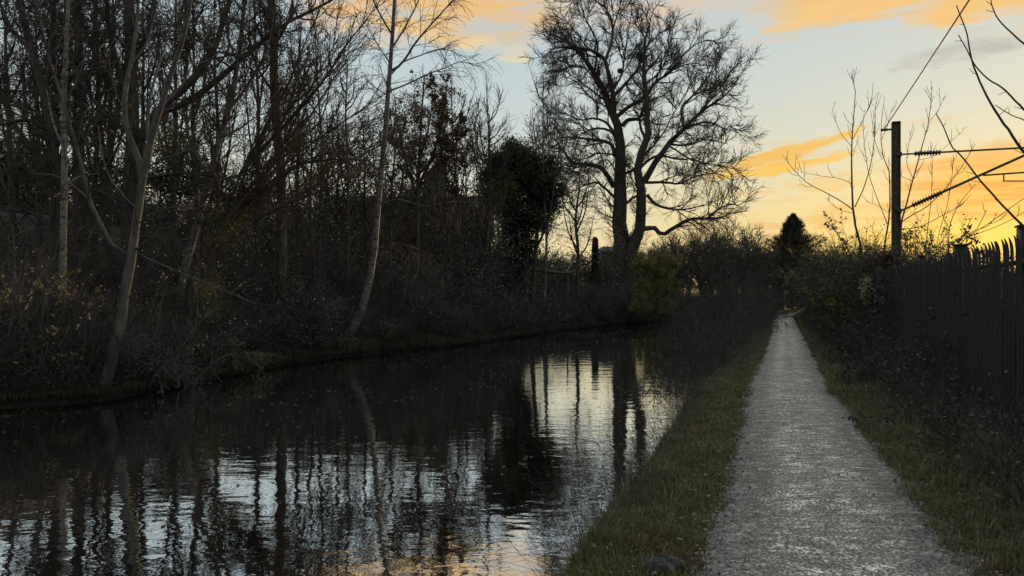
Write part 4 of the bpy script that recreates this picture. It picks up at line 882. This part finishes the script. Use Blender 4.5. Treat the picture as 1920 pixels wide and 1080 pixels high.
# russet creeper spilling over the fence below the mast
def creeper():
    Y = 21; b = P(1655, 0, Y); b[2] = .1; r = np.random.default_rng(141)
    tree("russet_creeper_bush", "russet leaved bush spilling over the fence at the foot of the mast", "bush", [
      ([(1655,650),(1656,600),(1652,540),(1650,480)], .05, .02, -.3), ([(1655,560),(1670,520),(1674,490)], .03, .01, -.4), ([(1653,530),(1635,500),(1628,475)], .03, .01, -.2)], 20.3,
      [lv(4, (.3, .9), 50, 5, -.03, .2, tip=.005, rmax=.01), lv(6, (.2, .5), 50, 4, -.1, .2, tip=.004, rmax=.006)], m_bark, m_twigr, 141,
      leaves=[dict(n=6500, L=.08, m=m_rust, blobs=[(P(1655, 500, 20.3), (.4, .4, .35)), (P(1650, 550, 20.1), (.36, .35, .45)), (P(1662, 590, 20), (.3, .3, .3))], cl=90, sp=.09), dict(n=600, L=.08, m=m_cream, blobs=[(P(1625, 540, 20), (.06, .15, .45))], cl=16, sp=.06)])
creeper()
def spray_shrub(label, px, Y, top, w, seed, n, m=m_olive):
    r = np.random.default_rng(seed); b = P(px, 0, Y); b[2] = .1; h = CAMH + (HY - top) / F * Y
    return leafy_shrub("buddleia_bush", label, 0, 0, 0, w, h, seed, n, m, .11, stems=26, droop=.5, den=5, base=(b[0], Y, 0), cat="bush")
spray_shrub("long leaved bush behind the fence left of the mast, lit by sunset", 1600, 24.5, 432, 1.6, 151, 3800)
spray_shrub("long leaved bush behind the fence right of the mast", 1722, 24, 425, 1.3, 152, 1500)
spray_shrub("tall narrow leafy shoot rising behind the fence just left of the mast", 1636, 25, 375, .7, 153, 1500)
spray_shrub("low dark leafed bush behind the fence beyond the long leaved bush", 1606, 33, 460, 1.7, 154, 3800, m_ivy)
spray_shrub("leafy bush top showing over the fence by the square posts", 1775, 17, 466, 1.2, 155, 2000, m_ivy)

# bare ash saplings behind the fence
def sap(label, spec, Y, seed, den=3.0, up=.28, trunks=1):
    return tree("ash_sapling", label, "tree", spec, Y, [lv(den, (.25, .95), 52, 7, up, .05, tip=.0052, rmax=.009, tmin=.3, rr=.5), lv(1.6, (.12, .35), 50, 4, .2, .05, tip=.004, rmax=.005)], m_bark, m_twig, seed, flare=1, trunks=trunks)
sap("leafless sapling with curved upright shoots left of the mast", [
 ([(1625,600),(1618,500),(1612,453),(1601,407),(1597,339),(1597,270),(1602,200),(1604,170),(1595,136)], .05, .007, 0),
 ([(1600,394),(1578,378),(1550,362),(1514,343),(1488,318),(1467,290)], .018, .006, -1),
 ([(1603,388),(1620,351),(1634,300),(1641,240),(1641,205),(1648,172)], .018, .006, 1),
 ([(1597,275),(1580,255),(1570,235),(1560,205)], .010, .005, .5), ([(1598,262),(1618,225),(1634,185),(1637,155)], .010, .005, -.5),
 ([(1598,345),(1575,335),(1540,330),(1500,322)], .009, .005, .6), ([(1600,400),(1580,395),(1562,385),(1548,370)], .009, .005, -.5)], 24, 161)
sap("leafless sapling stems crossing just behind the mast", [
 ([(1648,600),(1655,500),(1660,450),(1668,398),(1667,321),(1654,287),(1652,240),(1656,200)], .04, .007, 0),
 ([(1664,420),(1648,380),(1630,330),(1622,280),(1618,230),(1622,205)], .014, .006, 1), ([(1653,262),(1664,235),(1670,208)], .009, .005, .3), ([(1654,300),(1640,262),(1634,215)], .009, .005, -.3),
 ([(1668,400),(1645,385),(1625,378)], .009, .005, -.3)], 26, 162)
sap("leafless sapling fanning out right of the mast below the cantilever", [
 ([(1700,640),(1692,520),(1688,430),(1700,381),(1712,335),(1722,300),(1732,262),(1742,225),(1748,162)], .045, .007, 0),
 ([(1688,418),(1712,402),(1740,386),(1778,347),(1803,313),(1829,270)], .018, .006, -1), ([(1689,430),(1725,425),(1765,405),(1800,385),(1820,365)], .014, .006, 1),
 ([(1735,500),(1738,440),(1746,372),(1748,300),(1744,265)], .014, .006, .8), ([(1752,500),(1760,440),(1776,385),(1785,330),(1788,290)], .012, .006, -.6),
 ([(1742,228),(1760,205),(1771,180)], .008, .005, .3), ([(1712,335),(1700,300),(1712,232)], .010, .005, .5), ([(1722,300),(1755,290),(1800,250)], .008, .005, .5),
 ([(1712,340),(1690,330),(1672,310)], .009, .005, -.4)], 25, 163)
sap("low arching sapling whose thin stems spread over the fence at right", [
 ([(1770,620),(1772,540),(1778,470),(1790,452),(1829,432),(1842,410),(1850,394)], .025, .006, 0), ([(1776,490),(1810,448),(1860,415),(1920,372),(1960,350)], .014, .005, -.8),
 ([(1778,470),(1782,420),(1800,380),(1830,345)], .012, .005, .8), ([(1778,470),(1740,458),(1700,455)], .010, .005, .5), ([(1790,452),(1850,432),(1890,415),(1925,395)], .010, .005, -.8)], 18, 164, den=1.6)
# overhanging tree just outside the right of the frame, reaching in
tree("overhanging_tree", "bare branches with short spurs reaching in high at the right edge", "tree", [
 ([(2230,1500),(2215,1000),(2190,600),(2165,420),(2120,300),(2080,150)], .10, .04, 0),
 ([(2165,420),(2060,372),(1965,320),(1920,285),(1893,245),(1875,222),(1850,180),(1832,140),(1820,105),(1812,60),(1793,10)], .020, .0045, 0),
 ([(2130,330),(2020,270),(1960,235),(1920,205),(1880,165),(1855,150),(1830,125),(1812,92),(1797,65)], .015, .004, -.2),
 ([(2080,150),(2000,125),(1950,105),(1920,82),(1900,65),(1872,36),(1860,10),(1856,-15)], .014, .004, .2),
 ([(1990,275),(1945,240),(1920,225),(1895,215),(1866,197)], .008, .0035, .3),
 ([(2180,540),(2080,500),(1985,480),(1920,425),(1880,385),(1835,335),(1815,308),(1802,292),(1785,275),(1770,240),(1755,213)], .018, .0045, .2)], 7,
 [lv(3.2, (.05, .16), 55, 4, .1, .15, tip=.0022, rmax=.004, tmin=.3)], m_bark, m_twig, 171, flare=1, Q=40)

# ------------------------------------------------------------------ railway mast with its cantilever, and the wire
def mast():
    Y = 27.; b = P(1680, 0, Y); b[2] = .1; ht = P(0, 229, Y)[2]; root = thing("railway_mast", "rusty steel electrification mast behind the fence with an insulated bracket arm", "mast", b)
    an = math.atan2(-.34, .94); u = np.array([math.cos(an), math.sin(an), 0])
    H = [(-.13, -.14), (.13, -.14), (.13, -.125), (.008, -.125), (.008, .125), (.13, .125), (.13, .14), (-.13, .14), (-.13, .125), (-.008, .125), (-.008, -.125), (-.13, -.125)]
    g = Geo(); g.prism(H, 0, ht, b, an + math.pi / 2)
    g.box((b[0], b[1], ht), (.27, .27, .012), an); g.build("column", m_mast, root, b)
    def at(t, z): q = b + u * t; return np.array([q[0], q[1], z])
    z1 = P(0, 290, Y)[2]; z2 = P(0, 396, Y)[2]
    def member(name, a, c, r0, m=m_tube): g = Geo(); g.tube([a, c], r0, 8); return g.build(name, m, root, b, True)
    J = at(4.45, z1 - .05)
    def insul(a, d, L, n=9):
        g = Geo(); d = unit(d); k = []; rr = []
        for i in range(n):
            for dt, r0 in ((0, .055), (.25, .055), (.42, .105), (.58, .105), (.75, .055)):
                k.append(a + d * L * (i + dt) / n); rr.append(r0)
        g.tubes([k], [rr], 10); g.build("insulator", m_insul, root, b, True)
    d1 = at(4.45, z1 - .02) - at(.14, z1); ln = np.linalg.norm(d1); d1 = unit(d1); a = at(.14, z1)
    member("top_tube", a, a + d1 * .5, .03); insul(a + d1 * .45, d1, .85); member("top_tube", a + d1 * 1.28, a + d1 * ln, .033)
    a = at(.14, z2); d2 = J - a; ln = np.linalg.norm(d2); d2 = unit(d2)
    member("strut", a, a + d2 * .5, .035); insul(a + d2 * .42, d2, 1.05, 11); member("strut", a + d2 * 1.4, J + d2 * .3, .045)
    q = a + d2 * 2.85; e = q + u * 2.6 + np.array([0, 0, .02]); member("registration_arm", q - np.array([0, 0, .05]), e, .03)
    s = q + u * .62; member("dropper", s - np.array([0, 0, .02]), s - np.array([0, 0, .3]), .022); member("steady_arm", s - np.array([0, 0, .28]), s + u * 1.4 - np.array([0, 0, .36]), .02)
    for zz in (z1, z2): g = Geo(); g.box(at(.1, zz), (.16, .2, .16), an); g.build("bracket", m_mast, root, b)
    z3 = P(0, 242, Y)[2]; g = Geo(); g.box(at(-.2, z3), (.24, .05, .06), an); g.build("bracket", m_mast, root, b)
    g = Geo(); c = at(-.36, z3); g.tubes([[c - u * .14, c - u * .08, c - u * .04, c, c + u * .05, c + u * .09]], [[.03, .06, .03, .075, .03, .06]], 10); g.build("insulator", m_insul, root, b, True)
    w0 = at(-.38, z3 + .04); D = np.array([-.36, -1, 0]); D /= np.linalg.norm(D); pts = [w0 + D * s * 60 + np.array([0, 0, -4 * .25 * s * (1 - s)]) for s in np.linspace(0, 1, 24)]
    g = Geo(); g.tube(np.array(pts), .019, 6)
    g2 = tag(g.build("overhead_wire", m_tube, None, w0), "black overhead wire running from the mast top up over the path", "wire")
mast()

# ------------------------------------------------------------------ sky, sun
SUNAZ = math.degrees(math.atan((1935 - CX) / F)); SUNEL = 3.0
w = bpy.data.worlds.new("World"); bpy.context.scene.world = w; w.use_nodes = True; nt = w.node_tree
for n in list(nt.nodes): nt.nodes.remove(n)
def MA(op, a, b=None, c=None, clamp=False):
    n = N(nt, "ShaderNodeMath", operation=op); n.use_clamp = clamp
    for i, v in enumerate((a, b, c)):
        if v is None: continue
        if isinstance(v, (int, float)): n.inputs[i].default_value = v
        else: nt.links.new(v, n.inputs[i])
    return n.outputs[0]
def mixc(f, a, b, mode='MIX'):
    n = N(nt, "ShaderNodeMix", data_type='RGBA', blend_type=mode)
    for i, v in ((0, f), (6, a), (7, b)):
        if isinstance(v, (int, float)): n.inputs[i].default_value = v
        elif isinstance(v, tuple): n.inputs[i].default_value = (*v, 1)
        else: nt.links.new(v, n.inputs[i])
    return n.outputs[2]
tc = N(nt, "ShaderNodeTexCoord").outputs["Generated"]; sp = N(nt, "ShaderNodeSeparateXYZ"); nt.links.new(tc, sp.inputs[0])
az = MA('MULTIPLY', MA('ARCTAN2', sp.outputs[0], sp.outputs[1]), 57.2958)
el = MA('MULTIPLY', MA('ARCSINE', sp.outputs[2]), 57.2958)
cmb = N(nt, "ShaderNodeCombineXYZ"); nt.links.new(MA('MULTIPLY', az, .055), cmb.inputs[0]); nt.links.new(MA('MULTIPLY', el, .22), cmb.inputs[1])
n1 = noise(nt, 1.6, 7, .58, cmb.outputs[0]); n2 = noise(nt, 4.5, 6, .6, cmb.outputs[0]); n3 = noise(nt, .8, 4, .5, cmb.outputs[0])
azd = MA('ADD', az, MA('MULTIPLY', MA('SUBTRACT', n1, .5), 9)); eld = MA('ADD', el, MA('ADD', MA('MULTIPLY', MA('SUBTRACT', n2, .5), 2.6), MA('MULTIPLY', MA('SUBTRACT', n1, .5), 2.2)))
cm2 = N(nt, 'ShaderNodeCombineXYZ'); nt.links.new(MA('MULTIPLY', az, .05), cm2.inputs[0]); nt.links.new(MA('MULTIPLY', el, .62), cm2.inputs[1]); n5 = noise(nt, 2.4, 7, .62, cm2.outputs[0])
def lin(c): return tuple(((x / 255 + .055) / 1.055) ** 2.4 if x > 10 else x / 255 / 12.92 for x in c)
def ell(px, py, wx, wy, tilt=0, soft=.55):
    a0 = math.degrees(math.atan((px - CX) / F)); k = math.cos(R(a0)); e0 = math.degrees(math.atan((HY - py) / F * k))
    wa = wx / F * 57.3 * k * k; we = wy / F * 57.3 * k
    dx = MA('SUBTRACT', azd, a0); dy = MA('SUBTRACT', MA('SUBTRACT', eld, e0), MA('MULTIPLY', dx, tilt))
    q = MA('ADD', MA('POWER', MA('ABSOLUTE', MA('DIVIDE', dx, wa)), 2), MA('POWER', MA('ABSOLUTE', MA('DIVIDE', dy, we)), 2))
    return MA('MULTIPLY', MA('SUBTRACT', 1 + soft, q), 1 / (2 * soft), clamp=True)
sky = N(nt, "ShaderNodeTexSky", sky_type='NISHITA', sun_disc=False, sun_elevation=R(SUNEL), sun_rotation=R(SUNAZ), air_density=1.0, dust_density=2.0, ozone_density=1.2)
# clear air by height, warmer towards the sunset
elf = MA('DIVIDE', MA('MAXIMUM', el, 0), 90)
cool = ramp(nt, elf, [(0, lin((240, 222, 178))), (.045, lin((240, 226, 186))), (.09, lin((226, 226, 204))), (.14, lin((207, 219, 217))), (.25, lin((188, 206, 217))), (1, lin((192, 197, 202)))])
warm = ramp(nt, elf, [(0, lin((255, 200, 78))), (.035, lin((255, 212, 104))), (.075, lin((248, 222, 146))), (.13, lin((228, 226, 200))), (.22, lin((208, 218, 216))), (1, lin((192, 197, 202)))])
dz = MA('ABSOLUTE', MA('SUBTRACT', az, SUNAZ)); dz = MA('MINIMUM', dz, MA('SUBTRACT', 360, dz))
wf = MA('SUBTRACT', 1, MA('DIVIDE', dz, 38), clamp=True)
base = mixc(wf, cool, warm)
back = MA('DIVIDE', MA('SUBTRACT', dz, 70), 90, clamp=True)
base = mixc(MA('MULTIPLY', back, .75), base, lin((158, 161, 167)))
def cloud(col, f, amt, tex=True, hi=None, streak=None):
    global base
    if streak is not None: f = MA('MULTIPLY', f, MA('MULTIPLY', MA('SUBTRACT', n5, streak), 5, clamp=True)); tex = False
    if tex: f = MA('MULTIPLY', f, MA('MULTIPLY', MA('SUBTRACT', n2, .30), 3.2, clamp=True))
    c = mixc(MA('MULTIPLY', MA('SUBTRACT', n1, .40), 4, clamp=True), lin(col), lin(hi)) if hi else lin(col)
    base = mixc(MA('MULTIPLY', f, amt), base, c)
# high band across the top
cloud((248, 198, 130), ell(735, -4, 215, 70), 1, hi=(252, 214, 150))
cloud((236, 198, 156), ell(960, 12, 130, 58), 1, hi=(240, 204, 150))
cloud((250, 222, 160), ell(905, 82, 40, 16), .8); cloud((246, 224, 172), ell(975, 95, 35, 12), .7)
cloud((226, 204, 184), ell(1250, 8, 190, 36), .85, hi=(236, 208, 170))
cloud((240, 208, 160), ell(1470, 38, 80, 15), .9); cloud((248, 198, 130), ell(1640, -14, 230, 38), 1, tex=False, hi=(252, 214, 140))
cloud((246, 205, 150), ell(1930, 50, 60, 40), .7); cloud((250, 204, 132), ell(1870, -12, 150, 34), 1, tex=False)
cloud((186, 182, 176), ell(1795, 100, 100, 17), .85); cloud((214, 198, 176), ell(1840, 60, 60, 12), .6)
# lower streaks and the glowing bank beside the mast
cloud((252, 200, 96), ell(1478, 284, 120, 13, .22, .4), 1, tex=False, hi=(240, 196, 120)); cloud((252, 205, 105), ell(1455, 316, 105, 9, .12, .4), 1, tex=False)
cloud((250, 206, 112), ell(1560, 345, 70, 10), .8)
cloud((248, 190, 92), ell(1850, 350, 175, 62, 0, .8), .9, tex=False, hi=(255, 212, 104)); cloud((236, 160, 74), ell(1850, 362, 190, 60, 0, .7), 1, streak=.44); cloud((214, 150, 80), ell(1815, 372, 150, 34), .8, streak=.5); cloud((236, 178, 96), ell(1890, 290, 90, 24), .8)
cloud((240, 190, 110), ell(1600, 400, 90, 14), .7); cloud((226, 182, 120), ell(1440, 428, 45, 12), .9)
cloud((212, 160, 88), ell(1770, 425, 60, 8), .8); cloud((255, 222, 108), ell(1800, 442, 230, 26, 0, .8), .8, tex=False); cloud((250, 190, 90), ell(1560, 330, 330, 110, 0, .8), .75, streak=.53); cloud((244, 196, 130), ell(1650, 20, 330, 40, 0, .8), .8, streak=.5); cloud((250, 196, 118), ell(800, 0, 230, 66, 0, .6), .8, streak=.46)
# thin streaky veil beyond, also overhead and behind
veil = MA('MULTIPLY', MA('SUBTRACT', n3, .5), 4, clamp=True); high = MA('DIVIDE', MA('SUBTRACT', el, 21), 5, clamp=True)
base = mixc(MA('MULTIPLY', MA('MULTIPLY', veil, high), .75), base, mixc(n2, lin((232, 196, 158)), lin((190, 186, 188))))
nish = N(nt, "ShaderNodeVectorMath", operation='SCALE'); nt.links.new(sky.outputs[0], nish.inputs[0]); nish.inputs[3].default_value = 1.0
b10 = N(nt, "ShaderNodeVectorMath", operation='SCALE'); nt.links.new(base, b10.inputs[0]); b10.inputs[3].default_value = 10
full = mixc(.93, nish.outputs[0], b10.outputs[0])
bg = N(nt, "ShaderNodeBackground"); bg.inputs[1].default_value = .10; nt.links.new(full, bg.inputs[0])
wo = N(nt, "ShaderNodeOutputWorld"); nt.links.new(bg.outputs[0], wo.inputs[0])
w.cycles.sampling_method = 'MANUAL'; w.cycles.sample_map_resolution = 512

sl = bpy.data.lights.new("sun", 'SUN'); so = bpy.data.objects.new("sun", sl); C.objects.link(so)
sl.energy = 1.6; sl.angle = R(.5); sl.color = (1, .62, .30)
from mathutils import Vector
d = Vector((math.sin(R(SUNAZ)) * math.cos(R(SUNEL)), math.cos(R(SUNAZ)) * math.cos(R(SUNEL)), math.sin(R(SUNEL))))
so.rotation_euler = d.to_track_quat('Z', 'Y').to_euler(); so.location = d * 50

sc = bpy.context.scene
sc.view_settings.view_transform = 'Standard'; sc.view_settings.look = 'None'; sc.view_settings.exposure = 0; sc.view_settings.gamma = 1
cy = sc.cycles; cy.max_bounces = 5; cy.diffuse_bounces = 2; cy.glossy_bounces = 3; cy.transmission_bounces = 2; cy.transparent_max_bounces = 4
cy.caustics_reflective = False; cy.caustics_refractive = False; cy.sample_clamp_indirect = 3
sc.render.film_transparent = False
